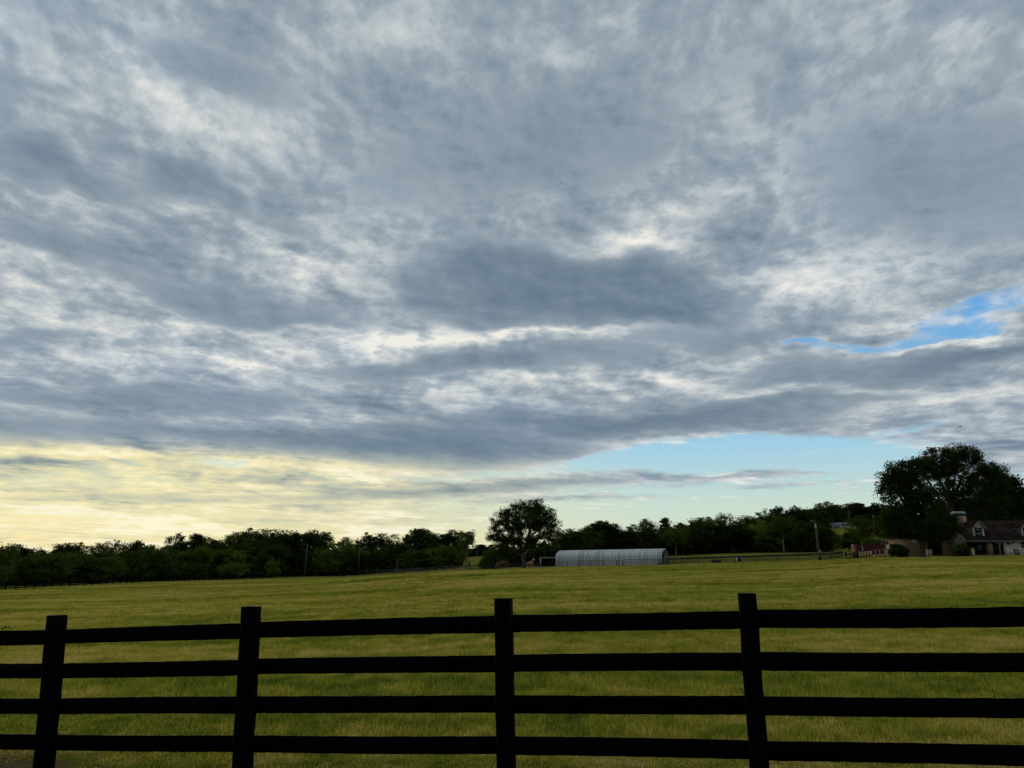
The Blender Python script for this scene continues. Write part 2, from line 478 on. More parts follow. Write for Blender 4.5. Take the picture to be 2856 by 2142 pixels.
def rust_shade_look(P, c, bs):
    sx = node('ShaderNodeMapping'); put(sx.inputs[0], P); sx.inputs['Scale'].default_value = (1.0, 1.0, 0.25)
    oi = node('ShaderNodeObjectInfo'); r = Sock(oi.outputs['Random'])
    lo = node('ShaderNodeVectorMath', operation='ADD'); put(lo.inputs[0], Sock(sx.outputs[0])); put(lo.inputs[1], comb(r * 9.0, 0.0, 0.0))
    c = mixc(sstep(noise(Sock(lo.outputs[0]), 1.1, 5, 0.65), 0.50, 0.75, 0.0, 0.6), c, (0.17, 0.15, 0.15))
    sp = node('ShaderNodeSeparateXYZ'); put(sp.inputs[0], P); x = Sock(sp.outputs[0])
    # valley shade painted into the sheet colour to deepen the ribs, plus grime
    valley_shade = sstep(mth('ABSOLUTE', x - 0.30), 0.20, 0.27, 0.0, 0.55)
    c = mixc(valley_shade, c, (0.07, 0.072, 0.078))
    return vmath('SCALE', c, scale=0.82 + r * 0.4)

M = MATS
material('black_paint', (0.0011, 0.0012, 0.0020), 0.85, 0.6, 5.0, bump=0.5, bscale=30, spec=0.03)
material('black_pipe', (0.012, 0.012, 0.014), 0.6, 0.3, 2.0, spec=0.2)
material('zinc', (0.46, 0.46, 0.445), 0.6, 0.25, 0.5, metal=0.15, spec=0.4, build=rust_shade_look)
material('zinc_dark', (0.05, 0.05, 0.055), 0.7, 0.3, 1.0)
material('white_wood', (0.55, 0.53, 0.48), 0.8, 0.2, 4.0)
material('grey_wood', (0.13, 0.115, 0.095), 0.9, 0.3, 3.0)
material('dark_wood', (0.025, 0.02, 0.017), 0.9, 0.3, 3.0)
material('log', (0.155, 0.105, 0.055), 0.9, 0.35, 2.5, bump=0.5, bscale=8)
material('batten', (0.60, 0.55, 0.42), 0.85, 0.18, 2.0)
material('stone', (0.52, 0.48, 0.38), 0.9, 0.2, 2.0, build=stone_look)
material('shingle', (0.030, 0.0195, 0.0175), 1.0, 0.35, 0.6, spec=0.0, build=shingle_look)
material('brown_shingle', (0.12, 0.085, 0.06), 0.9, 0.3, 1.5, build=shingle_look)
material('tan_brick', (0.36, 0.25, 0.18), 0.9, 0.25, 5.0)
material('lead_cap', (0.22, 0.27, 0.28), 0.6, 0.2, 2.0)
material('trim', (0.20, 0.18, 0.165), 0.7, 0.2, 2.0)
material('void', (0.006, 0.006, 0.008), 0.9, 0.2, 2.0)
material('window_glass', (0.02, 0.028, 0.036), 0.08, 0.2, 1.0, spec=0.6)
material('green_glass', (0.10, 0.15, 0.14), 0.15, 0.2, 1.0, spec=0.6)
material('red_metal', (0.065, 0.007, 0.007), 0.6, 0.35, 1.2)
material('tan_plank', (0.62, 0.43, 0.17), 0.9, 0.25, 1.5, coords='Generated')
material('pole_wood', (0.11, 0.094, 0.075), 0.9, 0.3, 2.0)
material('grey_box', (0.32, 0.33, 0.33), 0.6, 0.2, 2.0)
material('bark', (0.05, 0.043, 0.034), 0.95, 0.35, 2.5, bump=0.6, bscale=6)
material('pale_bark', (0.13, 0.118, 0.095), 0.95, 0.3, 2.0)
material('dead_wood', (0.45, 0.43, 0.39), 0.9, 0.25, 2.0)
material('grey_roof', (0.22, 0.23, 0.245), 0.8, 0.12, 0.6)
material('bird_black', (0.01, 0.01, 0.012), 0.7, 0.2, 8.0)
material('petal', (0.8, 0.8, 0.76), 0.7, 0.05, 8.0)
material('chestnut_coat', (0.052, 0.018, 0.010), 0.55, 0.3, 1.5)
material('sorrel_coat', (0.24, 0.105, 0.04), 0.55, 0.25, 1.5)
material('dark_hair', (0.012, 0.009, 0.008), 0.7, 0.2, 4.0)
material('white_hair', (0.62, 0.58, 0.52), 0.7, 0.1, 4.0)
leaf_material('leaf_dark', (0.030, 0.049, 0.012), 0.34, spread=0.7)
leaf_material('leaf_mid', (0.044, 0.074, 0.018), 0.35, spread=0.7)
leaf_material('leaf_light', (0.075, 0.125, 0.030), 0.35)
leaf_material('leaf_far', (0.020, 0.031, 0.017), 0.25, spread=0.35)
ground_material(); blade_material()

# ---------------------------------------------------------------- the lie of the land
# depth (m) and height relative to the eye, column by column across the view
COLS = [
    (-1400, [(0,-1.66),(7,-1.78),(120,-5.0),(250,-8.0),(350,-9.2),(700,-8.0),(3000,-4)]),
    (0,     [(0,-1.66),(7,-1.78),(132,-6.0),(250,-8.3),(350,-9.4),(700,-8.0),(3000,-4)]),
    (700,   [(0,-1.66),(7,-1.78),(120,-4.7),(221,-7.2),(320,-8.9),(700,-8.0),(3000,-4)]),
    (989,   [(0,-1.66),(7,-1.77),(120,-4.2),(300,-8.5),(420,-8.6),(700,-8.0),(3000,-4)]),
    (1180,  [(0,-1.66),(7,-1.76),(120,-3.4),(245,-5.9),(400,-6.0),(600,-4.5),(3000,-2)]),
    (1300,  [(0,-1.66),(7,-1.76),(120,-2.72),(215,-4.65),(300,-4.9),(500,-2.6),(700,-2.2),(3000,0)]),
    (1549,  [(0,-1.66),(7,-1.75),(120,-2.38),(200,-3.45),(330,-3.0),(700,2),(3000,20)]),
    (1855,  [(0,-1.66),(7,-1.75),(120,-2.3),(200,-2.8),(330,-1.1),(450,1.5),(700,9),(3000,40)]),
    (2100,  [(0,-1.66),(7,-1.75),(110,-1.95),(195,-2.15),(330,0.1),(450,4),(700,20),(3000,60)]),
    (2284,  [(0,-1.66),(7,-1.75),(110,-1.6),(190,-1.65),(345,0.2),(420,4.0),(590,18.0),(800,30),(3000,60)]),
    (2400,  [(0,-1.66),(7,-1.75),(100,-1.25),(160,-1.05),(300,0.3),(345,1.2),(420,5.0),(590,19.3),(800,31),(3000,60)]),
    (2470,  [(0,-1.66),(7,-1.75),(100,-1.0),(150,-0.63),(300,1.0),(420,6.5),(590,19.0),(800,31),(3000,60)]),
    (2856,  [(0,-1.66),(7,-1.75),(100,-0.75),(140,-0.30),(160,-0.25),(300,1.5),(590,16),(800,28),(3000,60)]),
    (4200,  [(0,-1.66),(7,-1.75),(100,-0.6),(150,-0.3),(300,1.5),(590,12),(800,22),(3000,60)]),
]
_ty = np.concatenate((np.linspace(0, 60, 121), np.geomspace(61, 6000, 360)))
_tt = np.linspace(-2.6, 2.6, 521)
_colt = np.array([bearing(px, HORIZON)[0] for px, _ in COLS]); _colt[0] = -1.7; _colt[-1] = 1.7
_colz = np.array([np.interp(_ty, [p[0] for p in k], [p[1] for p in k]) for _, k in COLS])
_tab = np.array([np.interp(_tt, _colt, _colz[:, j]) for j in range(len(_ty))])       # [y][t]
for _ in range(6):
    _tab[1:-1] = (_tab[:-2] + 2 * _tab[1:-1] + _tab[2:]) / 4
    _tab[:, 1:-1] = (_tab[:, :-2] + 2 * _tab[:, 1:-1] + _tab[:, 2:]) / 4

def ground_z(x, y):
    x = np.asarray(x, float); y = np.asarray(y, float)
    ya = np.clip(np.abs(y), 0.0, 5990.0)
    t = np.clip(x / np.maximum(ya, 12.0), -2.59, 2.59)
    fi = np.interp(ya, _ty, np.arange(len(_ty))); i = np.clip(fi.astype(int), 0, len(_ty) - 2); a = fi - i
    ft = (t + 2.6) / 5.2 * (len(_tt) - 1); j = np.clip(ft.astype(int), 0, len(_tt) - 2); b = ft - j
    z = (_tab[i, j] * (1 - a) + _tab[i + 1, j] * a) * (1 - b) + (_tab[i, j + 1] * (1 - a) + _tab[i + 1, j + 1] * a) * b
    z = np.where(y < 0, -1.66, z)
    amp = np.clip((ya - 6) / 40, 0, 1) * np.clip((180 - ya) / 110, 0.15, 1)
    return z + amp * (0.05 * np.sin(x * 0.31 + 1.3 * np.sin(y * 0.11)) + 0.06 * np.sin(y * 0.23 + 0.9 * np.sin(x * 0.07)))
def gz(x, y): return float(ground_z(x, y))
def on(px, Y):
    """point of the ground at depth Y in the direction of picture column px"""
    x = bearing(px, HORIZON)[0] * Y
    return Vector((x, Y, gz(x, Y)))

def build_ground():
    ys = np.concatenate((-np.geomspace(400, 1, 24), np.linspace(0, 12, 25), np.geomspace(12.6, 700, 190), np.geomspace(720, 6000, 30)))
    ss = np.concatenate((np.linspace(-2.5, -0.8, 30), np.linspace(-0.78, 0.78, 150), np.linspace(0.8, 2.5, 30)))
    Yg, Sg = np.meshgrid(ys, ss, indexing='ij')
    Xg = Sg * (np.abs(Yg) + 14)
    Zg = ground_z(Xg, Yg)
    v = np.stack((Xg, Yg, Zg), -1).reshape(-1, 3)
    n, m = len(ys), len(ss)
    idx = np.arange(n * m).reshape(n, m)
    q = np.stack((idx[:-1, :-1], idx[:-1, 1:], idx[1:, 1:], idx[1:, :-1]), -1).reshape(-1, 4)
    me = fast_mesh('ground', v, q.ravel(), np.full(len(q), 4), M['pasture'], True)
    tag(obj('ground', me), kind='structure', label='mown green and straw coloured pasture rolling towards the woods', cat='ground')
build_ground()

# ---------------------------------------------------------------- grass on the near pasture
def grass_patch(name, seed, n, size, hmin, hmax, wid):
    r = np.random.default_rng(seed)
    p = (r.random((n, 2)) - 0.5) * size
    k = r.integers(0, max(1, n // 9), n)                                  # blades gather in tufts
    tuft = (r.random((n // 9 + 1, 2)) - 0.5) * size
    use = r.random(n) < 0.65
    p = np.where(use[:, None], tuft[k] + r.normal(0, 0.035, (n, 2)), p)
    h = hmin + (hmax - hmin) * r.random(n) ** 1.6
    tall = r.random(n) < 0.012
    h = np.where(tall, hmax * (1.2 + 0.5 * r.random(n)), h)
    a = r.random(n) * 2 * np.pi; lean = r.normal(0, 0.75, n); la = r.random(n) * 2 * np.pi
    w = wid * (0.6 + 0.8 * r.random(n)); w = np.where(tall, w * 0.6, w)
    dx, dy = np.cos(a) * w / 2, np.sin(a) * w / 2
    lx, ly = np.cos(la) * lean * h, np.sin(la) * lean * h
    z0 = np.full(n, -0.02)
    v = np.empty((n, 5, 3))
    v[:, 0] = np.stack((p[:, 0] - dx, p[:, 1] - dy, z0), -1); v[:, 1] = np.stack((p[:, 0] + dx, p[:, 1] + dy, z0), -1)
    v[:, 2] = np.stack((p[:, 0] + dx * .8 + lx * .4, p[:, 1] + dy * .8 + ly * .4, h * .6), -1)
    v[:, 3] = np.stack((p[:, 0] - dx * .8 + lx * .4, p[:, 1] - dy * .8 + ly * .4, h * .6), -1)
    v[:, 4] = np.stack((p[:, 0] + lx, p[:, 1] + ly, h), -1)
    b = np.arange(n)[:, None] * 5
    quads = b + np.array([0, 1, 2, 3]); tris = b + np.array([3, 2, 4])
    fl = np.concatenate((quads.ravel(), tris.ravel())); ct = np.concatenate((np.full(n, 4), np.full(n, 3)))
    me = fast_mesh(name, v.reshape(-1, 3), fl, ct, M['blade'])
    t = np.repeat(np.where(tall, 0.75 + 0.25 * r.random(n), r.random(n) * 0.8), 5).astype(np.float32)
    at_ = me.attributes.new('tint', 'FLOAT', 'POINT'); at_.data.foreach_set('value', t)
    return me

def scatter(name, label, meshes, pts, rots, scales, pick):
    """one object whose geometry nodes put a copy of a patch on every point"""
    src = bpy.data.collections.new(name + '_source')                      # not linked to the scene
    for i, me in enumerate(meshes):
        src.objects.link(bpy.data.objects.new(f'{name}_patch{i}', me))
    me = bpy.data.meshes.new(name); me.vertices.add(len(pts)); me.vertices.foreach_set('co', np.asarray(pts, np.float32).ravel())
    for nm, ty, arr in (('rz', 'FLOAT', rots), ('sc', 'FLOAT_VECTOR', scales), ('pick', 'INT', pick)):
        a = me.attributes.new(nm, ty, 'POINT')
        if ty == 'FLOAT_VECTOR': a.data.foreach_set('vector', np.asarray(arr, np.float32).ravel())
        else: a.data.foreach_set('value', np.asarray(arr, np.int32 if ty == 'INT' else np.float32))
    o = tag(obj(name, me), label, 'grass', kind='stuff')
    ng = bpy.data.node_groups.new(name, 'GeometryNodeTree')
    ng.interface.new_socket('Geometry', in_out='INPUT', socket_type='NodeSocketGeometry')
    ng.interface.new_socket('Geometry', in_out='OUTPUT', socket_type='NodeSocketGeometry')
    N = ng.nodes; L = ng.links
    gi = N.new('NodeGroupInput'); go = N.new('NodeGroupOutput')
    ci = N.new('GeometryNodeCollectionInfo'); ci.inputs['Collection'].default_value = src
    ci.inputs['Separate Children'].default_value = True; ci.inputs['Reset Children'].default_value = True
    ip = N.new('GeometryNodeInstanceOnPoints'); ip.inputs['Pick Instance'].default_value = True
    def attr(nm, ty):
        a = N.new('GeometryNodeInputNamedAttribute'); a.data_type = ty; a.inputs['Name'].default_value = nm
        return a.outputs[0]
    cx = N.new('ShaderNodeCombineXYZ'); L.new(attr('rz', 'FLOAT'), cx.inputs[2])
    L.new(gi.outputs[0], ip.inputs['Points']); L.new(ci.outputs[0], ip.inputs['Instance'])
    L.new(attr('pick', 'INT'), ip.inputs['Instance Index'])
    L.new(cx.outputs[0], ip.inputs['Rotation']); L.new(attr('sc', 'FLOAT_VECTOR'), ip.inputs['Scale'])
    L.new(ip.outputs[0], go.inputs[0])
    md = o.modifiers.new('scatter', 'NODES'); md.node_group = ng
    return o

def lay_grass():
    r = np.random.default_rng(3)
    near = [grass_patch(f'grass_near{i}', 20 + i, 3600, 1.25, 0.02, 0.095, 0.0065) for i in range(4)]
    mid = [grass_patch(f'grass_mid{i}', 40 + i, 2000, 1.25, 0.025, 0.10, 0.012) for i in range(3)]
    def band(y0, y1, step, sc, zs, k):
        P, S = [], []
        y = y0
        while y < y1:
            w = 0.72 * y + 4.0
            xs = np.arange(-w, w, step) + r.random() * step
            xs = xs + r.normal(0, step * 0.15, len(xs)); ys = y + r.normal(0, step * 0.15, len(xs))
            P.append(np.stack((xs, ys, ground_z(xs, ys)), -1))
            y += step
        P = np.concatenate(P)
        # thinner along the fence line, where the soil shows
        line = P[:, 1] + 0.21 * P[:, 0]
        keep = line > 5.9 + 0.9 * r.random(len(P))
        P = P[keep]; line = line[keep]
        low = np.clip((line - 5.9) / 3.0, 0.38, 1.0)
        s = np.stack((np.full(len(P), sc), np.full(len(P), sc), zs * low * (0.65 + 0.7 * r.random(len(P)))), -1)
        return P, s
    P1, S1 = band(3.0, 26.0, 0.95, 1.0, 1.0, 4)
    scatter('pasture_grass', 'short green and straw coloured grass blades just beyond the black fence', near, P1, r.random(len(P1)) * 6.28, S1, r.integers(0, 4, len(P1)))
    P2, S2 = band(26.0, 60.0, 1.35, 1.45, 1.15, 3)
    P3, S3 = band(60.0, 118.0, 2.2, 2.4, 0.8, 3)
    P4, S4 = band(118.0, 212.0, 3.5, 3.8, 0.55, 3)
    P = np.concatenate((P2, P3, P4)); S = np.concatenate((S2, S3, S4))
    # keep to the field, this side of the fences and the house
    lim_t = [bearing(p, HORIZON)[0] for p in (-300, 0, 700, 989, 1300, 1549, 1855, 2284, 2400, 2856)]
    lim = np.interp(P[:, 0] / P[:, 1], lim_t, [112, 127, 212, 212, 204, 192, 185, 176, 150, 132])
    P, S = P[P[:, 1] < lim], S[P[:, 1] < lim]
    scatter('field_grass', 'grass of the wide field in the middle distance', mid, P, r.random(len(P)) * 6.28, S, r.integers(0, 3, len(P)))
lay_grass()

# ---------------------------------------------------------------- the black plank fence in front
def front_fence():
    f = thing('plank_fence', 'near black four-board plank fence with square posts across the foreground', 'fence', on(1428, 6.1))
    off = Vector(f.location)
    def depth(px): return 1.0 / (0.1399 + (0.1852 - 0.1399) * px / 2856.0)
    # posts: column of the top middle, row of the top, column at the lower edge of the picture
    posts = [(-330, 1738, -400), (158, 1716, 121), (700, 1692, 676), (1404, 1669, 1411), (2083, 1655, 2118), (2985, 1640, 3060)]
    for (pt, rt, pb) in posts:
        Y = depth(pt)
        top = at(pt, rt, Y); bot = at(pb, 2142, Y)
        d = (bot - top) / (bot.z - top.z)
        zg = gz(top.x, Y)
        base = top + d * (zg - 0.25 - top.z)
        mb = MB()
        n = 9; vs = []
        w, dd = 0.122, 0.12
        ang = math.atan2(-(0.1852 - 0.1399), 0.55) * 0.0 - 0.21
        R = Matrix.Rotation(ang, 3, 'Z')
        for i in range(n):
            q = base.lerp(top, i / (n - 1))
            jit = random.uniform(-0.004, 0.004); sw = w * (1.03 - 0.02 * i / n) / 2
            ring = [(-sw, -dd / 2 + .012), (-sw + .012, -dd / 2), (sw - .012, -dd / 2), (sw, -dd / 2 + .012), (sw, dd / 2), (-sw, dd / 2)]
            for (u, v) in ring:
                p = R @ Vector((u + jit + random.uniform(-.0015, .0015), v, 0)); vs.append(q + p - off)
        k = 6
        fs = [(i * k + j, i * k + (j + 1) % k, (i + 1) * k + (j + 1) % k, (i + 1) * k + j) for i in range(n - 1) for j in range(k)]
        fs += [tuple(range(k))[::-1], tuple((n - 1) * k + j for j in range(k))]
        mb.add(vs, fs); mb.build('post', M['black_paint'], f)
    # boards, post to post: (columns, [(top,bottom) rows at left], [(top,bottom) rows at right])
    L6 = lambda v: 1650 + v * 0.4521
    L8 = lambda v: 1600 + v * 0.4521
    bays = [
        (-330, 140, [(1768,1811),(1857,1898),(1952,1994),(2050,2092)], [(L6(243),L6(334)),(L6(454),L6(545)),(L6(672),L6(768)),(L6(898),L6(994))]),
        (158, 690, [(L6(241),L6(329)),(L6(453),L6(545)),(L6(672),L6(770)),(L6(899),L6(995))], [(L6(199),L6(298)),(L6(429),L6(527)),(L6(661),L6(768)),(L6(905),L6(1006))]),
        (700, 1395, [(L6(194),L6(294)),(L6(425),L6(521)),(L6(660),L6(763)),(L6(904),L6(1008))], [(L6(154),L6(262)),(L6(404),L6(510)),(L6(655),L6(761)),(L6(911),L6(1021))]),
        (1404, 2090, [(L6(151),L6(258)),(L6(400),L6(507)),(L6(655),L6(765)),(L6(913),L6(1026))], [(L8(235),L8(347)),(L8(497),L8(611)),(L8(770),L8(886)),(L8(1050),L8(1167))]),
        (2095, 2985, [(L8(229),L8(343)),(L8(492),L8(608)),(L8(772),L8(888)),(L8(1055),L8(1173))], [(L8(205),L8(333)),(L8(499),L8(621)),(L8(787),L8(911)),(L8(1092),L8(1222))]),
    ]
    back = 0.085
    def col(i, row):                                   # middle of a leaning post at a given height
        pt, rt, pb_ = posts[i]; return pt + (pb_ - pt) * (row - rt) / (2142 - rt)
    for pi, (pa, pb, ra, rb) in enumerate(bays):
        pa, pb = posts[pi][0], posts[pi + 1][0]
        for i in range(4):
            mb = MB(); n = 36; vs = []
            sag = random.uniform(-.006, .006); th = 0.024
            for j in range(n):
                s = j / (n - 1)
                px = pa + (pb - pa) * s
                Y = depth(px)
                # even steps along the board in space, not in the picture
                Ya, Yb = depth(pa), depth(pb)
                ca, cb = col(pi, ra[i][0]), col(pi + 1, rb[i][0])
                A0 = at(ca, ra[i][0], Ya); A1 = at(ca, ra[i][1], Ya); B0 = at(cb, rb[i][0], Yb); B1 = at(cb, rb[i][1], Yb)
                t = A0.lerp(B0, s); b = A1.lerp(B1, s)
                bow = Vector((0, 0, sag * math.sin(math.pi * s)))
                t = t + bow + Vector((0, back, random.uniform(-.0016, .0016))) - off; b = b + bow + Vector((0, back, random.uniform(-.0016, .0016))) - off
                w = Vector((0.2, 0.98, 0)) * th
                vs += [t, b, b + w, t + w]
            fs = [(k * 4 + q, k * 4 + (q + 1) % 4, (k + 1) * 4 + (q + 1) % 4, (k + 1) * 4 + q) for k in range(n - 1) for q in range(4)]
            fs += [(0, 1, 2, 3)[::-1], tuple((n - 1) * 4 + q for q in range(4))]
            mb.add(vs, fs).build('board', M['black_paint'], f)
front_fence()

# ---------------------------------------------------------------- trees
def leaf_quads(cent, sizes, r, flat=0.0):
    """a bent leaf-spray (two triangles sharing a fold) at every point, turned at random"""
    n = len(cent)
    a = r.normal(size=(n, 3)); a[:, 2] *= (1 - flat); a /= np.linalg.norm(a, axis=1, keepdims=True)
    b = r.normal(size=(n, 3)); b -= (b * a).sum(1, keepdims=True) * a; b /= np.linalg.norm(b, axis=1, keepdims=True)
    c = np.cross(a, b)
    s = sizes[:, None]
    wob = lambda: (0.65 + 0.7 * r.random((n, 1)))
    v = np.empty((n, 4, 3))
    v[:, 0] = cent - a * s * wob(); v[:, 1] = cent - b * s * 0.55 * wob() + c * s * 0.18
    v[:, 2] = cent + a * s * wob(); v[:, 3] = cent + b * s * 0.55 * wob() + c * s * 0.18
    return v

def make_tree(key, seed, lobes, clusters, per, leaf, spread, trunk_h, trunk_r, leaf_mat, bark, limbs=7, low=0.0, sides=6, shell=0.4, lean=(0, 0), thin=0.0):
    """meshes (trunk with limbs, crown) for a tree standing on the origin; lobes are ellipsoids (x,y,z,rx,ry,rz)"""
    r = np.random.default_rng(seed)
    L = np.array(lobes, float)
    vol = (L[:, 3] * L[:, 4] * L[:, 5]) ** (2 / 3); pk = r.choice(len(L), clusters, p=vol / vol.sum())
    d = r.normal(size=(clusters, 3)); d /= np.linalg.norm(d, axis=1, keepdims=True)
    rad = shell + (1 - shell) * r.random(clusters) ** 0.6
    cen = L[pk, :3] + d * rad[:, None] * L[pk, 3:6]
    cen = cen[cen[:, 2] > low]
    m = len(cen)
    cs = spread * (0.55 + 0.9 * r.random(m))
    k = r.poisson(per, m) + 2
    idx = np.repeat(np.arange(m), k)
    off = np.clip(r.normal(size=(len(idx), 3)), -1.5, 1.5) * np.array([1.0, 1.0, 0.72]) * 0.5
    pts = cen[idx] + off * cs[idx][:, None]
    if thin: pts = pts[r.random(len(pts)) > thin]
    v = leaf_quads(pts, leaf * (0.6 + 0.8 * r.random(len(pts))), r)
    n = len(v); q = np.arange(n * 4).reshape(n, 4)
    f = np.concatenate((q[:, [0, 1, 2]], q[:, [0, 2, 3]]))
    crown = fast_mesh(key + '_crown', v.reshape(-1, 3), f.ravel(), np.full(len(f), 3), leaf_mat)
    # wood
    mb = MB()
    top = Vector((lean[0] * trunk_h, lean[1] * trunk_h, trunk_h))
    zmax = float(cen[:, 2].max())
    fork = top
    mb.tube([(0, 0, -0.4), (trunk_r * .2, 0, 0.15), top * 0.35 + Vector((trunk_r * .4, 0, 0)), top * 0.7, top], [trunk_r * 1.5, trunk_r * 1.15, trunk_r * .95, trunk_r * .85, trunk_r * .75], sides + 2)
    # limbs reach for groups of leaf clusters
    lim = min(limbs, m); seeds = cen[r.choice(m, lim, replace=False)]
    for _ in range(4):
        own = np.argmin(((cen[:, None] - seeds[None]) ** 2).sum(-1), 1)
        seeds = np.array([cen[own == j].mean(0) if (own == j).any() else seeds[j] for j in range(lim)])
    for j in range(lim):
        g = Vector(seeds[j]); s0 = fork * (0.72 + 0.28 * r.random())
        mid = s0.lerp(g, 0.5) + Vector((r.normal() * .06, r.normal() * .06, 0.10)) * (g - s0).length
        rr = trunk_r * (0.42 + 0.2 * r.random())
        mb.tube([s0 - Vector((0, 0, trunk_r * .5)), mid, g], [rr, rr * .7, rr * .42], sides)
        mem = np.nonzero(own == j)[0]
        for c in mem[: 14]:
            e = Vector(cen[c]); st = mid.lerp(g, r.random())
            m2 = st.lerp(e, 0.5) + Vector((r.normal(), r.normal(), r.normal() + .5)) * 0.07 * (e - st).length
            mb.tube([st, m2, e], [rr * .3, rr * .2, rr * .08], 4, cap=False)
    return mb.mesh(key + '_trunk', bark), crown

def ellip(z0, z1, w, n, seed, bulge=0.5):
    """random set of lobes that fills a crown from z0 to z1 of width w"""
    r = np.random.default_rng(seed); out = [(0, 0, (z0 + z1) / 2, w * .30, w * .30, (z1 - z0) * .42)]
    for i in range(n):
        t = (i + 0.5) / n; a = i * 2.4 + r.random()
        z = z0 + (z1 - z0) * (0.15 + 0.75 * t)
        prof = math.sin(math.pi * min(1, (t * (1 - bulge) + bulge * 0.62))) ** .6
        rr = w * 0.5 * prof * (0.45 + 0.25 * r.random())
        s = w * (0.17 + 0.10 * r.random())
        out.append((math.cos(a) * rr, math.sin(a) * rr, z, s, s, s * (0.75 + .3 * r.random())))
    return out

KIND = {}
def kinds():
    for i in range(3):
        KIND[f'round{i}'] = make_tree(f'round{i}', 100 + i, ellip(0.22, 1.0, 0.85, 10, 10 + i), 300, 48, .0185, .092, .34, .022, M['leaf_dark'], M['bark'], 6)
    for i in range(2):
        KIND[f'broad{i}'] = make_tree(f'broad{i}', 120 + i, ellip(0.25, 1.0, 1.25, 12, 30 + i, .3), 330, 48, .0185, .096, .32, .024, M['leaf_dark'], M['bark'], 7)
        KIND[f'tall{i}'] = make_tree(f'tall{i}', 140 + i, ellip(0.2, 1.0, 0.52, 9, 40 + i, .4), 240, 46, .0175, .076, .4, .018, M['leaf_dark'], M['bark'], 6)
        KIND[f'sparse{i}'] = make_tree(f'sparse{i}', 160 + i, ellip(0.35, 1.0, 0.72, 9, 50 + i), 150, 40, .0155, .08, .45, .017, M['leaf_mid'], M['bark'], 7, thin=.1)
        KIND[f'bush{i}'] = make_tree(f'bush{i}', 180 + i, ellip(0.02, 1.0, 1.3, 11, 60 + i, .55), 300, 48, .023, .12, .3, .02, M['leaf_mid'], M['bark'], 6, low=.02)
    KIND['spire'] = make_tree('spire', 190, [(0, 0, .45, .16, .16, .3), (0, 0, .7, .12, .12, .25), (0.02, 0, .88, .07, .07, .14)], 130, 40, .017, .055, .8, .016, M['leaf_dark'], M['bark'], 6)
    KIND['pale'] = make_tree('pale', 191, ellip(0.42, 1.0, 0.6, 9, 71), 140, 40, .0165, .078, .55, .013, M['leaf_mid'], M['pale_bark'], 6)
    KIND['light'] = make_tree('light', 192, ellip(0.08, 1.0, 0.95, 11, 72), 210, 44, .020, .09, .3, .015, M['leaf_light'], M['bark'], 6, low=.03)
    KIND['far'] = make_tree('far', 193, ellip(0.1, 1.0, 1.1, 11, 73, .4), 150, 30, .036, .11, .3, .02, M['leaf_far'], M['bark'], 6)
    r = np.random.default_rng(5); mb = MB()
    mb.tube([(0, 0, -.03), (0, 0, .5), (.02, 0, 1.0)], [.016, .012, .003], 6)
    for i in range(16):
        z = .45 + .5 * i / 16; a = i * 2.4; l = .16 * (1.15 - z) + .06
        p = Vector((0, 0, z)); e = p + Vector((math.cos(a) * l, math.sin(a) * l, l * 1.3))
        mb.tube([p, p.lerp(e, .5) + Vector((0, 0, -.01)), e], [.006, .004, .001], 4)
    KIND['bare'] = (mb.mesh('bare_trunk', M['pale_bark']), None)
kinds()

def plant_tree(kind, px, top_row, w_px, Y, label, name='tree', group=None, rz=None, cat='tree'):
    p = on(px, Y)
    h = bearing(px, top_row)[1] * Y - p.z
    tm, cm = KIND[kind]
    # the crown mesh is one unit tall; its width is measured so that the outline has the width seen
    src = cm or tm
    key = '_w' + kind
    if key not in KIND:
        co = np.empty(len(src.vertices) * 3, np.float32); src.vertices.foreach_get('co', co); co = co.reshape(-1, 3)
        KIND[key] = (float(np.percentile(np.abs(co[:, :2]), 97)) * 2, float(np.percentile(co[:, 2], 99.7)))
    w0, h0 = KIND[key]
    sx = (w_px / F_PX * Y) / w0; sz = h / h0
    o = thing(name, label, cat, p, random.uniform(0, 6.28) if rz is None else rz, group)
    o.scale = (sx, sx, sz)
    obj('trunk', tm, o)
    if cm: obj('crown', cm, o)
    return o

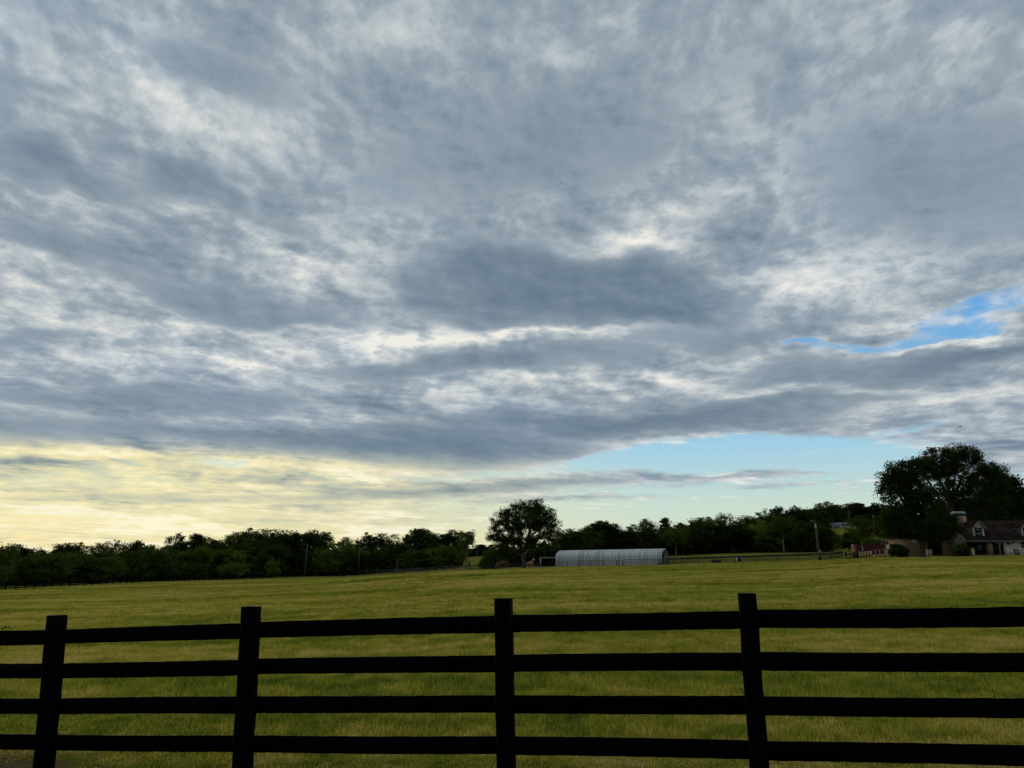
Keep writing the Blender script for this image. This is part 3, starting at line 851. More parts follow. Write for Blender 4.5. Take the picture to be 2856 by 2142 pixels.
LEFT = 'trees of the left wood'
RIGHT = 'trees of the wood on the right'
TREES = [
    ('bush0', -22, 1522, 110, 150, 'dark leafy tree cut off by the left edge of the picture', LEFT),
    ('round0', 62, 1521, 115, 250, 'rounded tree at the far left, first full crown from the left edge', LEFT),
    ('bush1', 118, 1544, 130, 164, 'low bushy tree at far left standing close behind the back fence', LEFT),
    ('broad0', 182, 1515, 118, 262, 'broad flat-topped tree near the left edge with a dark spread crown', LEFT),
    ('bush0', 262, 1544, 135, 182, 'olive brown bushy tree close behind the back fence at left', LEFT),
    ('sparse0', 272, 1515, 62, 268, 'thin tree left of the feathery treetop at the far left', LEFT),
    ('sparse1', 324, 1507, 62, 266, 'feathery open treetop sticking up above the left wood', LEFT),
    ('round1', 382, 1511, 84, 268, 'small domed treetop right of the feathery treetop at left', LEFT),
    ('bush1', 432, 1522, 130, 206, 'mid green bushy tree of the left wood with a mounded crown', LEFT),
    ('broad1', 505, 1490, 82, 292, 'taller ragged tree of the left wood with gaps of sky', LEFT),
    ('tall0', 553, 1491, 52, 292, 'narrow tree standing up beside the ragged tree in the left wood', LEFT),
    ('bush0', 530, 1528, 120, 224, 'green bushy tree below the ragged tree in the left wood', LEFT),
    ('round2', 603, 1504, 76, 280, 'small round tree in the dip before the highest left trees', LEFT),
    ('round0', 664, 1488, 95, 300, 'round dark tree at the left shoulder of the highest left trees', LEFT),
    ('broad0', 730, 1476, 155, 312, 'highest and broadest dark tree of the left wood', LEFT),
    ('bush1', 640, 1535, 110, 252, 'dark bushy tree behind the pale green shrub', LEFT),
    ('round1', 748, 1512, 105, 285, 'dark drooping tree behind the small rounded shrub', LEFT),
    ('tall1', 790, 1491, 70, 305, 'dark pointed tree left of the leaning utility pole', LEFT),
    ('spire', 823, 1486, 46, 305, 'spiky thin treetop just above the leaning utility pole', LEFT),
    ('round2', 876, 1482, 96, 332, 'tall rounded tree with sky showing through, right of the leaning pole', LEFT),
    ('light', 926, 1518, 86, 300, 'lighter green tree between the two utility poles', LEFT),
    ('sparse0', 956, 1499, 52, 338, 'open small treetop showing behind the lighter green tree', LEFT),
    ('light', 992, 1520, 80, 312, 'lighter green bushy tree behind the straight utility pole', LEFT),
    ('sparse1', 1003, 1503, 48, 336, 'ragged thin treetop behind the straight utility pole', LEFT),
    ('broad0', 1056, 1488, 104, 336, 'dark domed tree just right of the straight utility pole', LEFT),
    ('pale', 1108, 1514, 76, 292, 'slender tree with a visible pale trunk beside the pasture edge', LEFT),
    ('spire', 1135, 1491, 30, 322, 'thin pointed treetop between the domed tree and the tallest right one', LEFT),
    ('tall0', 1181, 1476, 84, 312, 'tall dark tree with a pointed top near the right end of the left wood', LEFT),
    ('bush0', 1172, 1530, 110, 285, 'low dark tree filling the edge of the left wood by the pipe fence', LEFT),
    ('round0', 1246, 1481, 96, 300, 'rounded tree with gaps at the right end of the left wood', LEFT),
    ('bush1', 1240, 1522, 95, 278, 'dark bushy tree at the right end of the left wood', LEFT),
    ('pale', 1301, 1480, 44, 258, 'slim tree with a bare whitish leaning trunk at the gap in the woods', LEFT),
    ('far', 1350, 1519, 60, 520, 'distant rounded tree seen through the gap left of the lone tree', None),
    ('far', 1302, 1531, 62, 545, 'distant low tree at the left of the gap between the woods', None),
    ('bush0', 1380, 1528, 62, 222, 'dark bushy tree left of the lone tree above the grazing horse', None),
    ('bush1', 1352, 1560, 40, 226, 'low dark bush at the right side of the gap between the woods', None),
    ('broad0', 1592, 1476, 110, 300, 'dark rounded tree directly right of the lone tree', RIGHT),
    ('round1', 1642, 1471, 76, 318, 'domed tree above the left end of the arched metal barn', RIGHT),
    ('tall1', 1677, 1454, 58, 332, 'upright tree rising above the left half of the arched metal barn', RIGHT),
    ('round2', 1708, 1460, 58, 336, 'small round treetop right of the upright tree above the barn', RIGHT),
    ('broad1', 1757, 1465, 104, 335, 'wide dark tree above the middle of the arched metal barn', RIGHT),
    ('sparse0', 1811, 1448, 58, 348, 'open spreading treetop above the right half of the arched barn', RIGHT),
    ('round0', 1812, 1474, 90, 330, 'dense tree in front of the open spreading treetop', RIGHT),
    ('spire', 1859, 1445, 42, 345, 'slim column-shaped treetop above the right end of the barn', RIGHT),
    ('bare', 1883, 1452, 22, 345, 'leafless thin tree beside the slim column-shaped treetop', RIGHT),
    ('round1', 1905, 1460, 78, 332, 'dark round tree right of the leafless thin tree', RIGHT),
    ('broad0', 1955, 1444, 112, 340, 'large dark dome-shaped tree left of the notch in the right wood', RIGHT),
    ('pale', 1886, 1478, 60, 318, 'tree with a tall bare pale trunk just right of the barn', RIGHT),
    ('sparse1', 2024, 1431, 64, 362, 'airy treetop standing alone above the right wood', RIGHT),
    ('round2', 2046, 1462, 104, 338, 'dense rounded tree below the airy treetop', RIGHT),
    ('round0', 2086, 1440, 84, 368, 'dark treetop right of the airy treetop', RIGHT),
    ('light', 2128, 1452, 90, 342, 'lighter green tree in the front of the right wood', RIGHT),
    ('broad1', 2142, 1422, 96, 378, 'taller ragged tree where the right wood climbs the hill', RIGHT),
    ('round1', 2196, 1417, 84, 386, 'rounded tree on the rising skyline left of the utility pole', RIGHT),
    ('pale', 2186, 1440, 70, 330, 'tree with two bare pale trunks left of the utility pole', RIGHT),
    ('broad0', 2242, 1415, 96, 392, 'wide dark tree on the skyline above the utility pole', RIGHT),
    ('round2', 2262, 1455, 88, 352, 'dark tree directly behind the utility pole with transformer', RIGHT),
    ('tall0', 2290, 1428, 62, 396, 'narrow tree right of the utility pole at the edge of the hill', RIGHT),
    ('bush1', 2306, 1478, 74, 372, 'bushy tree at the foot of the hill right of the utility pole', RIGHT),
    ('broad1', 2328, 1400, 88, 640, 'highest dark tree on the hilltop behind the grey-roofed house', RIGHT),
    ('far', 2372, 1406, 92, 665, 'dark hilltop tree behind the roof of the grey-roofed house', RIGHT),
    ('far', 2420, 1404, 90, 668, 'dark hilltop tree right of the grey-roofed house', RIGHT),
    ('far', 2466, 1410, 90, 650, 'hilltop tree half hidden by the big oak at right', RIGHT),
    ('far', 2286, 1420, 84, 600, 'hillside tree left of the grey-roofed house', RIGHT),
    ('bush0', 2352, 1492, 52, 420, 'dark round bush on the green slope below the grey-roofed house', None),
    ('bush1', 2386, 1478, 56, 380, 'dark leafy shrub on the slope under the grey-roofed house', None),
    ('tall1', 2370, 1505, 40, 330, 'narrow dark tree at the foot of the green slope', None),
    ('sparse0', 2424, 1438, 104, 232, 'open-crowned small tree behind the red metal container', None),
    ('bush0', 2452, 1500, 84, 215, 'dark bush at the foot of the open-crowned small tree', None),
    ('tall0', 2848, 1333, 78, 172, 'leafy tree cut off by the right edge of the picture', None),
    ('round2', 2700, 1392, 150, 190, 'dark tree behind the chimney of the ranch house', None),
    ('broad0', 2800, 1398, 170, 186, 'dark tree behind the ranch house roof at far right', None),
]
for (k, px, tr, w, Y, lab, grp) in TREES:
    plant_tree(k, px, tr, w, Y, lab, 'tree' if 'bush' not in lab.split(' tree')[0].split()[-1:] else 'tree', grp)

def shrub(kind, px, top, w, Y, lab):
    plant_tree(kind, px, top, w, Y, lab, 'shrub', cat='shrub')
shrub('light', 648, 1568, 62, 224, 'pale green spreading shrub just behind the back fence')
shrub('light', 762, 1559, 36, 252, 'small rounded shrub behind the back fence, left of the leaning pole')

# hero trees, built one by one in metres -------------------------------------------------
def hero(name, label, px, Y, scale_row, lobes, **kw):
    """lobes given in picture measure: (column, row, half width, half height) at depth Y"""
    p = on(px, Y); k = Y / F_PX
    L = []
    for (lx, ly, hw, hh) in lobes:
        q = at(lx, ly, Y)
        L.append((q.x - p.x, kw.get('dy', {}).get((lx, ly), 0) + random.uniform(-1.0, 1.0) * hw * k * .5, q.z - p.z, hw * k, hw * k * .9, hh * k))
    kw.pop('dy', None)
    tm, cm = make_tree(name, lobes=L, **kw)
    o = thing('tree', label, 'tree', p)
    obj('trunk', tm, o); obj('crown', cm, o)
    return o

lone = hero('lone', 'lone broad tree with open crown standing beside the arched metal barn', 1459, 188, 0,
     [(1470, 1452, 58, 34), (1492, 1406, 30, 14), (1500, 1422, 40, 16), (1446, 1416, 30, 12), (1462, 1402, 16, 9), (1425, 1430, 30, 16), (1400, 1450, 32, 22), (1374, 1450, 10, 4), (1388, 1474, 24, 20),
      (1380, 1500, 18, 20), (1400, 1505, 28, 22), (1425, 1510, 30, 18), (1396, 1530, 24, 12), (1440, 1480, 34, 26), (1532, 1435, 24, 18), (1548, 1424, 8, 8), (1540, 1462, 22, 18), (1555, 1482, 16, 8), (1568, 1490, 8, 5),
      (1535, 1492, 26, 16), (1510, 1475, 34, 24), (1500, 1508, 30, 16), (1530, 1520, 20, 14), (1470, 1500, 34, 20), (1438, 1518, 30, 16), (1488, 1522, 28, 13), (1410, 1535, 20, 9), (1450, 1450, 40, 30), (1500, 1450, 40, 30)],
     seed=501, clusters=660, per=72, leaf=.15, spread=1.0, trunk_h=3.8, trunk_r=.5, leaf_mat=M['leaf_dark'], bark=M['bark'], limbs=11, sides=7, shell=.3)
mb = MB(); b0 = Vector((0.35, -0.3, 3.3))
mb.tube([b0, b0 + Vector((.8, -.3, 1.1)), b0 + Vector((1.4, -.5, 2.4))], [.15, .10, .055], 7)
mb.build('broken_limb', M['dead_wood'], lone)['label'] = 'bleached broken limb'

oakA = hero('oak_front', 'big dark oak in front of the ranch house with its trunk on the lawn', 2569, 135, 0,
     [(2522, 1320, 52, 38), (2500, 1352, 48, 40), (2468, 1372, 24, 16), (2475, 1395, 18, 10), (2490, 1330, 28, 20), (2540, 1362, 50, 45), (2560, 1290, 20, 10), (2545, 1420, 62, 45), (2580, 1400, 50, 50),
      (2520, 1470, 55, 30), (2565, 1475, 62, 34), (2620, 1460, 40, 34), (2500, 1440, 40, 30), (2640, 1475, 24, 28), (2590, 1490, 46, 14), (2600, 1500, 40, 10), (2658, 1466, 22, 30), (2488, 1466, 30, 26), (2484, 1440, 24, 18), (2500, 1490, 28, 12)],
     seed=502, clusters=680, per=80, leaf=.15, spread=1.1, trunk_h=4.5, trunk_r=.62, leaf_mat=M['leaf_dark'], bark=M['bark'], limbs=12, sides=7, shell=.25)
oakB = hero('oak_back', 'tallest oak with a domed open crown rising behind the chimney', 2669, 172, 0,
     [(2625, 1262, 44, 20), (2670, 1262, 50, 20), (2590, 1285, 34, 16), (2565, 1288, 22, 12), (2640, 1285, 44, 18), (2700, 1280, 40, 20), (2722, 1286, 20, 12), (2655, 1300, 40, 16),
      (2685, 1320, 40, 20), (2625, 1345, 30, 18), (2660, 1365, 40, 22), (2700, 1350, 26, 20), (2645, 1400, 40, 26), (2600, 1318, 30, 18), (2628, 1322, 30, 18), (2585, 1305, 24, 12), (2690, 1390, 34, 22), (2740, 1310, 16, 14)],
     seed=503, clusters=520, per=78, leaf=.155, spread=1.1, trunk_h=11.0, trunk_r=.5, leaf_mat=M['leaf_dark'], bark=M['bark'], limbs=12, sides=7, shell=.45)
oakC = hero('oak_right', 'dense dark oak right of the tallest one, behind the house roof', 2762, 170, 0,
     [(2760, 1312, 34, 22), (2785, 1318, 30, 20), (2740, 1335, 34, 26), (2770, 1350, 44, 30), (2806, 1340, 18, 14), (2800, 1362, 22, 16), (2730, 1370, 40, 30), (2770, 1395, 48, 30), (2715, 1405, 40, 26), (2745, 1430, 60, 20)],
     seed=504, clusters=460, per=78, leaf=.155, spread=1.15, trunk_h=8.0, trunk_r=.5, leaf_mat=M['leaf_dark'], bark=M['bark'], limbs=9, sides=7, shell=.3)

def bush(name, label, px, Y, lobes, seed):
    o = hero(name, label, px, Y, 0, lobes, seed=seed, clusters=90, per=40, leaf=.16, spread=.5, trunk_h=.4, trunk_r=.06, leaf_mat=M['leaf_mid'], bark=M['bark'], limbs=6, sides=5, shell=.3)
    o.name = 'shrub'; o['category'] = 'shrub'
bush('bush_left', 'big round dark green shrub in front of the small well house', 2503, 139, [(2503, 1536, 22, 16), (2490, 1540, 14, 12), (2516, 1541, 14, 12), (2503, 1526, 14, 9)], 61)
bush('bush_porch', 'dark green shrub at the corner of the ranch house porch', 2684, 134, [(2684, 1535, 16, 14), (2676, 1541, 12, 10), (2694, 1542, 10, 10), (2682, 1525, 10, 9)], 62)

# the depths of the woods, where single trees can no longer be told apart
def wood_mass(name, label, spans, seed, leaf, mat):
    r = np.random.default_rng(seed); P = []; S = []
    for (pa, pb, ya, yb, n, rows) in spans:
        t = r.random(n); px = pa + (pb - pa) * t; Y = ya + (yb - ya) * t + r.random(n) * 18
        ta = np.array([bearing(a, HORIZON)[0] for a in (pa, pb)]); x = (ta[0] + (ta[1] - ta[0]) * t) * Y
        g = ground_z(x, Y)
        topz = np.array([bearing(1428, q)[1] for q in rows]); hz = (topz[0] + (topz[1] - topz[0]) * t) * Y
        wob = 1 - 0.28 * np.abs(np.sin(px * .043 + 1.3 * np.sin(px * .017)))
        z = g + (hz - g) * wob * r.random(n) ** .85
        P.append(np.stack((x, Y, z), -1)); S.append(leaf * (0.6 + r.random(n)))
    P = np.concatenate(P); S = np.concatenate(S)
    o0 = P.mean(0); v = leaf_quads(P - o0, S, r); n = len(v); q = np.arange(n * 4).reshape(n, 4)
    f = np.concatenate((q[:, [0, 1, 2]], q[:, [0, 2, 3]]))
    tag(obj(name, fast_mesh(name, v.reshape(-1, 3), f.ravel(), np.full(len(f), 3), mat), None, o0), label, 'wood', kind='stuff')
wood_mass('wood', 'dense dark interior of the wood along the left', [(-160, 300, 152, 190, 9000, (1552, 1550)), (300, 760, 196, 268, 9000, (1545, 1530)), (740, 1290, 300, 300, 10000, (1528, 1530)), (480, 880, 305, 345, 6000, (1525, 1520))], 81, .6, M['leaf_dark'])
wood_mass('wood', 'dense dark interior of the wood behind the barn and pipe fence', [(1545, 1900, 325, 335, 9000, (1495, 1488)), (1900, 2325, 335, 342, 12000, (1480, 1468))], 82, .7, M['leaf_dark'])
wood_mass('wood', 'dark thicket behind the lone tree and the two horses', [(1350, 1560, 232, 240, 7000, (1530, 1505))], 86, .55, M['leaf_dark'])
wood_mass('wood', 'far bluish wood closing the gap between the woods', [(1230, 1480, 560, 600, 4000, (1532, 1530))], 83, 1.3, M['leaf_far'])
wood_mass('wood', 'dark wood on the hilltop at the right', [(2270, 2560, 672, 690, 6000, (1418, 1418))], 84, 1.4, M['leaf_far'])
wood_mass('wood', 'dark trees massed behind the ranch house', [(2600, 2960, 205, 205, 9000, (1405, 1405))], 85, .7, M['leaf_dark'])

# ---------------------------------------------------------------- black board fence along the left wood
def back_fence():
    f = thing('board_fence', 'distant black board fence running along the left wood', 'fence', on(0, 132))
    off = Vector(f.location)
    a = on(-60, 124); b = on(989, 303)
    n = int((b - a).length / 2.44)
    post = MB().box((0, 0, .55), (.15, .15, 1.75)).mesh('back_post', M['black_paint'])
    rail = MB().box((0, 0, 0), (1, .04, .16)).mesh('back_rail', M['black_paint'])
    P = []
    for i in range(n + 1):
        q = a.lerp(b, i / n)
        bulge = math.sin(math.pi * i / n) * 6.0                       # the line bows a little
        x, y = q.x - bulge * .9, q.y + bulge * .2
        P.append(Vector((x, y, gz(x, y))))
    for i, p in enumerate(P):
        obj('post', post, f, p - off, random.uniform(-.05, .05))
        if i:
            q = P[i - 1]; d = p - q
            for h in (.30, .62, .94, 1.26):
                o = obj('rail', rail, f, (p + q) / 2 - off + Vector((0, 0, h)), math.atan2(d.y, d.x), (d.length, 1, 1))
                o.rotation_euler = (0, -math.asin(d.z / d.length), math.atan2(d.y, d.x))
back_fence()

# ---------------------------------------------------------------- pipe fences
PIPE_POST = MB().tube([(0, 0, -.2), (0, 0, 1.42)], .07, 6).mesh('pipe_post', M['black_pipe'])
PIPE_RAIL = MB().tube([(-.5, 0, 0), (.5, 0, 0)], .055, 6, cap=False).mesh('pipe_rail', M['black_pipe'])
PIPE_TOP = MB().tube([(-.5, 0, 0), (.5, 0, 0)], .17, 6, cap=False).mesh('pipe_top', M['black_pipe'])
def pipe_run(name, label, pts, step, hs, big_top=False, cat='fence', hp=1.0):
    """posts and rails along ground points"""
    f = thing(name, label, cat, pts[0]); off = Vector(pts[0])
    line = []
    for a, b in zip(pts[:-1], pts[1:]):
        n = max(1, round((b - a).length / step))
        for i in range(n): q = a.lerp(b, i / n); line.append(Vector((q.x, q.y, gz(q.x, q.y))))
    line.append(Vector(pts[-1]))
    for i, p in enumerate(line):
        obj('post', PIPE_POST, f, p - off, 0, (1, 1, hp))
        if i:
            d = p - line[i - 1]
            for j, h in enumerate(hs):
                me = PIPE_TOP if (big_top and j == len(hs) - 1) else PIPE_RAIL
                o = obj('rail', me, f, (p + line[i - 1]) / 2 - off + Vector((0, 0, h)), 0, (d.length, 1, 1))
                o.rotation_euler = (0, -math.asin(d.z / d.length), math.atan2(d.y, d.x))
    return f
def gate(name, label, a, b, hs, bars=3, cat='gate', h=1.35):
    g = thing(name, label, cat, a); d = b - a
    for q in hs:
        MB().tube([Vector((0, 0, q)), d + Vector((0, 0, q))], .03, 5).build('bar', M['black_pipe'], g)
    for i in range(bars):
        p = d * (i / (bars - 1)); MB().tube([p + Vector((0, 0, .1)), p + Vector((0, 0, h))], .035, 5).build('upright', M['black_pipe'], g)
    return g

pipe_run('pipe_fence', 'dark thin pipe fence at the edge of the left wood before the gap', [on(990, 300), on(1095, 262), on(1182, 240)], 5.0, (.5, .9, 1.3))
gate('livestock_gate', 'dark five-bar gate in the fence at the right end of the left wood', on(1155, 246), on(1186, 238), (.2, .45, .7, .95, 1.2))
pipe_run('pipe_fence', 'dark pipe fence running behind the two horses and the lone tree', [on(1190, 236), on(1300, 214), on(1400, 208), on(1450, 203), on(1549, 199)], 6.0, (.45, .9, 1.35))
pipe_run('pipe_fence', 'black pipe fence standing in front of the arched metal barn', [on(1549, 197), on(1648, 193.5), on(1719, 191)], 3.6, (.5, .95, 1.4))
gate('livestock_gate', 'small barred gate in front of the middle of the arched metal barn', on(1720, 190.6), on(1736, 190), (.15, .4, .65, .9, 1.15, 1.35), 2)
pipe_run('pipe_fence', 'black pipe fence before the right end of the arched metal barn', [on(1737, 190), on(1790, 188), on(1833, 186.5)], 3.6, (.5, .95, 1.4))
g = pipe_run('livestock_fence', 'crowded black upright posts at the right corner of the arched barn', [on(1836, 186.5), on(1852, 189)], .55, (.4, 1.35), cat='panel')
pipe_run('pipe_fence', 'long black pipe fence with thick top rail right of the barn', [on(1860, 192), on(1990, 191), on(2110, 190), on(2284, 186), on(2350, 180)], 4.4, (.35, .62, .9, 1.18, 1.45), True)
for i, (pa, pb, Y, lab) in enumerate(((2292, 2314, 182, 'barred livestock panel just right of the utility pole'), (2312, 2328, 179, 'barred livestock panel second right of the utility pole'), (2328, 2352, 182, 'barred livestock panel left of the black feeder'))):
    gate('livestock_fence', lab, on(pa, Y), on(pb, Y + 3), (.25, .5, .75, 1.0, 1.25), 5, 'panel')
gate('livestock_gate', 'dark gate panel right of the end of the arched barn', on(1862, 190), on(1888, 189.5), (.2, .5, .8, 1.1, 1.35), 3)

# ---------------------------------------------------------------- arched metal barn
def barn():
    p0 = on(1549, 212); alpha = math.radians(22)
    b = thing('metal_barn', 'long arched corrugated grey metal barn behind a black pipe fence', 'barn', p0, -alpha)
    hw, wall, N, pitch = 4.55, 1.75, 47, 0.612
    H = bearing(1700, 1537)[1] * 206 - p0.z
    z1 = (on(1845, 201).z - p0.z) * .7
    prof = [(0, 0)]
    for i in range(15):
        a = math.pi - math.pi * i / 14
        prof.append((hw + hw * math.cos(a), wall + (H - wall) * math.sin(a) ** .7))
    prof.append((2 * hw, 0))
    # one arch panel: a rib with a valley on either side
    us = [0, .07, .20, .40, .54, .612]; dz = [0, 0, .2, .2, 0, 0]
    vs = []
    for (y, z) in prof:
        n = Vector((y - hw, max(z - wall, 0) * 1.15)); n = n.normalized() if n.length > .01 else Vector((0, 1))
        if z < wall: n = Vector((-1 if y < hw else 1, 0))
        for u, dd in zip(us, dz): vs.append((u, y + n.x * dd, z + n.y * dd))
    k = len(us)
    fs = [(i * k + j, i * k + j + 1, (i + 1) * k + j + 1, (i + 1) * k + j) for i in range(len(prof) - 1) for j in range(k - 1)]
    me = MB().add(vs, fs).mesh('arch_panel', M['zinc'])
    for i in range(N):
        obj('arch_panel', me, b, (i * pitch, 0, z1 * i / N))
    # end walls
    for x, nm in ((0.05, 'end_wall'),):
        ring = [(x, y, z) for y, z in prof]; MB().add(ring, [tuple(range(len(ring)))]).build(nm, M['zinc'], b)
    L = N * pitch
    # open right end: a near-black sheet stands in for the unlit inside, with two upright stacks of corrugated sheet standing in it
    ring = [(L - 1.2, y * .985 + hw * .015, z * .985 + z1) for y, z in prof]; MB().add(ring, [tuple(range(len(ring)))]).build('interior_dark', M['void'], b)
    for s, y in enumerate((hw * .42, hw * 1.15)):
        st = MB().box((L + .02, y, H * .45 + z1), (.10, .9, H * .88)).build('frame_post', M['void'], b)
        for i in range(9):
            z = z1 + .25 + i * H * .098
            MB().box((L + .12, y - .05, z), (.16, .62, H * .05)).build('bracket', M['zinc'], st)
    mb = MB().box((L + .03, .12, H * .40 + z1), (.1, .24, H * .8)); mb.build('door_edge', M['zinc_dark'], b)
barn()

# open shed and boards left of the barn
def shed():
    p = on(1512, 214)
    s = thing('open_shed', 'low dark open shed between the lone tree and the arched barn', 'shed', p)
    MB().box((2.4, 2.5, 2.3), (6.0, 5.4, .12), M=Matrix.Rotation(.06, 3, 'X')).build('roof', M['dark_wood'], s)
    MB().box((2.4, 4.9, 1.12), (5.8, .1, 2.2)).build('back_wall', M['dark_wood'], s)
    MB().box((-.4, 2.5, 1.08), (.1, 4.6, 2.1)).build('side_wall', M['dark_wood'], s)
    for x in (2.0, 4.2): MB().box((x, -.05, 1.08), (.12, .12, 2.2)).build('post', M['dark_wood'], s)
    MB().box((-.45, -.2, 1.3), (.36, .1, 1.6)).build('door_board', M['grey_box'], s)
    t = thing('lumber_pile', 'low pile of grey boards on the ground right of the standing horse', 'lumber', on(1500, 197.5))
    for i in range(7):
        MB().box((random.uniform(-.4, .9), random.uniform(-.4, .4), .08 + .1 * (i // 2)), (random.uniform(3, 4.6), .22, .07), random.uniform(-.08, .08)).build('plank', M['white_wood' if i in (0, 3, 5) else 'grey_wood'], t)
    t = thing('lumber_pile', 'scatter of pale boards at the left foot of the arched barn', 'lumber', on(1525, 198.5))
    for i in range(4):
        MB().box((random.uniform(-.3, .5), random.uniform(-.3, .3), .06 + .09 * (i // 2)), (random.uniform(1.6, 2.6), .2, .06), random.uniform(-.2, .2)).build('plank', M['white_wood'], t)
shed()

# hay rake in the gap between the woods
def rake():
    p = on(1309, 222); r = thing('hay_rake', 'dark spoked hay rake with long arms standing in the gap of the woods', 'hay rake', p)
    h = Vector((0, 0, 1.9))
    MB().tube([h + Vector((0, -.2, 0)), h + Vector((0, .2, 0))], .22, 8).build('hub', M['black_pipe'], r)
    for e in ((-2.2, .3, 2.95), (-.45, 0, 2.85), (.5, 0, 2.75), (-1.25, 0, 1.25), (.75, 0, .1), (-.15, .9, 0)):
        MB().tube([h, Vector(e)], .055, 5).build('arm', M['black_pipe'], r)
    for x in (-.35, -.12, .1, .3):
        MB().tube([h + Vector((x * .4, 0, -.1)), h + Vector((x, 0, -1.0))], .03, 4).build('tine', M['black_pipe'], r)
    w = MB(); w.tube([(.75 + .32 * math.cos(a), 0, .32 + .32 * math.sin(a)) for a in np.linspace(0, 6.28, 15)], .05, 5, cap=False)
    w.build('wheel', M['black_pipe'], r)
rake()

# ---------------------------------------------------------------- utility poles and wires
def pole(label, px, top_px, top_row, Y, r=.15, arm=0.0, armz=-.4):
    p = on(px, Y); t = at(top_px, top_row, Y) - p
    o = thing('utility_pole', label, 'pole', p)
    MB().tube([(0, 0, -.4), t * .5, t], [r, r * .85, r * .7], 8).build('shaft', M['pole_wood'], o)
    if arm:
        MB().box(t + Vector((arm * .5, 0, armz)), (abs(arm), .1, .12)).build('crossarm', M['pole_wood'], o)
    return o, p + t
u1, w1 = pole('leaning grey utility pole in front of the left wood', 852, 858, 1516, 292, .17, -2.4, -.3)
u2, w2 = pole('straight grey utility pole at the end of the black board fence', 1001, 1005, 1506, 300, .17)
u3, w3 = pole('tall leaning utility pole with transformer and lamp arm beside the pipe fence', 2281, 2272, 1449, 178, .11, -.95, -.35)
q = (w3 - u3.location)
MB().tube([q * .78 + Vector((-.02, -.28, 0)), q * .78 + Vector((-.02, -.28, 1.0))], .2, 10).build('transformer', M['grey_box'], u3)
MB().tube([q * .985 + Vector((-.9, 0, -.05)), q * .985 + Vector((-.75, 0, -.12))], .09, 6).build('lamp_head', M['grey_box'], u3)
u4, w4 = pole('shorter utility pole leaning against the tall one with transformer', 2285, 2277, 1467, 177.4, .10)
MB().tube([Vector((.14, -.2, 1.85)), Vector((.14, -.2, 2.3))], .17, 8).build('meter_box', M['grey_box'], u4)
MB().box((.02, -.2, .75), (.42, .12, 1.4)).build('panel_box', M['black_pipe'], u4)
u5, w5 = pole('far thin utility pole with crossarm above the grey-roofed hill house', 2371, 2368, 1424, 610, .22, 3.6, -.2)
u6, w6 = pole('distant utility pole seen through the gap between the woods', 1330, 1330, 1535, 500, .2, 3.0, -.2)
lp = on(2437, 170); lz = at(2436, 1442, 170) - lp
lamp = thing('yard_light', 'thin white yard light on a pole in front of the big oak', 'lamp', lp)
MB().tube([(0, 0, -.2), lz], [.035, .025], 6).build('shaft', M['pole_wood'], lamp)
MB().tube([lz + Vector((0, 0, -.1)), lz + Vector((0, 0, .35))], [.07, .1], 8).build('lamp_head', M['grey_box'], lamp)
def wire(label, a, b, sag):
    pts = [a.lerp(b, i / 16) - Vector((0, 0, 4 * sag * (i / 16) * (1 - i / 16))) for i in range(17)]
    mb = MB(); mb.tube([p - a for p in pts], .018, 4, cap=False); o = mb.build('power_line', M['black_pipe'], None, False, a)
    tag(o, label, 'wire')
wire('thin wire between the two utility poles before the left wood', w1 - Vector((2, 0, .2)), w2 - Vector((0, 0, .3)), .7)
wire('thin wire from the straight pole to the pole with transformer', w2 - Vector((0, 0, .3)), w3 - Vector((0, 0, .6)), 3.2)
wire('thin wire from the transformer pole to the far hill pole', w3 - Vector((0, 0, .4)), w5 - Vector((0, 0, .3)), 4.0)
wire('thin wire leaving the leaning pole to the left', at(-120, 1512, 270), w1 - Vector((2, 0, .2)), 1.2)

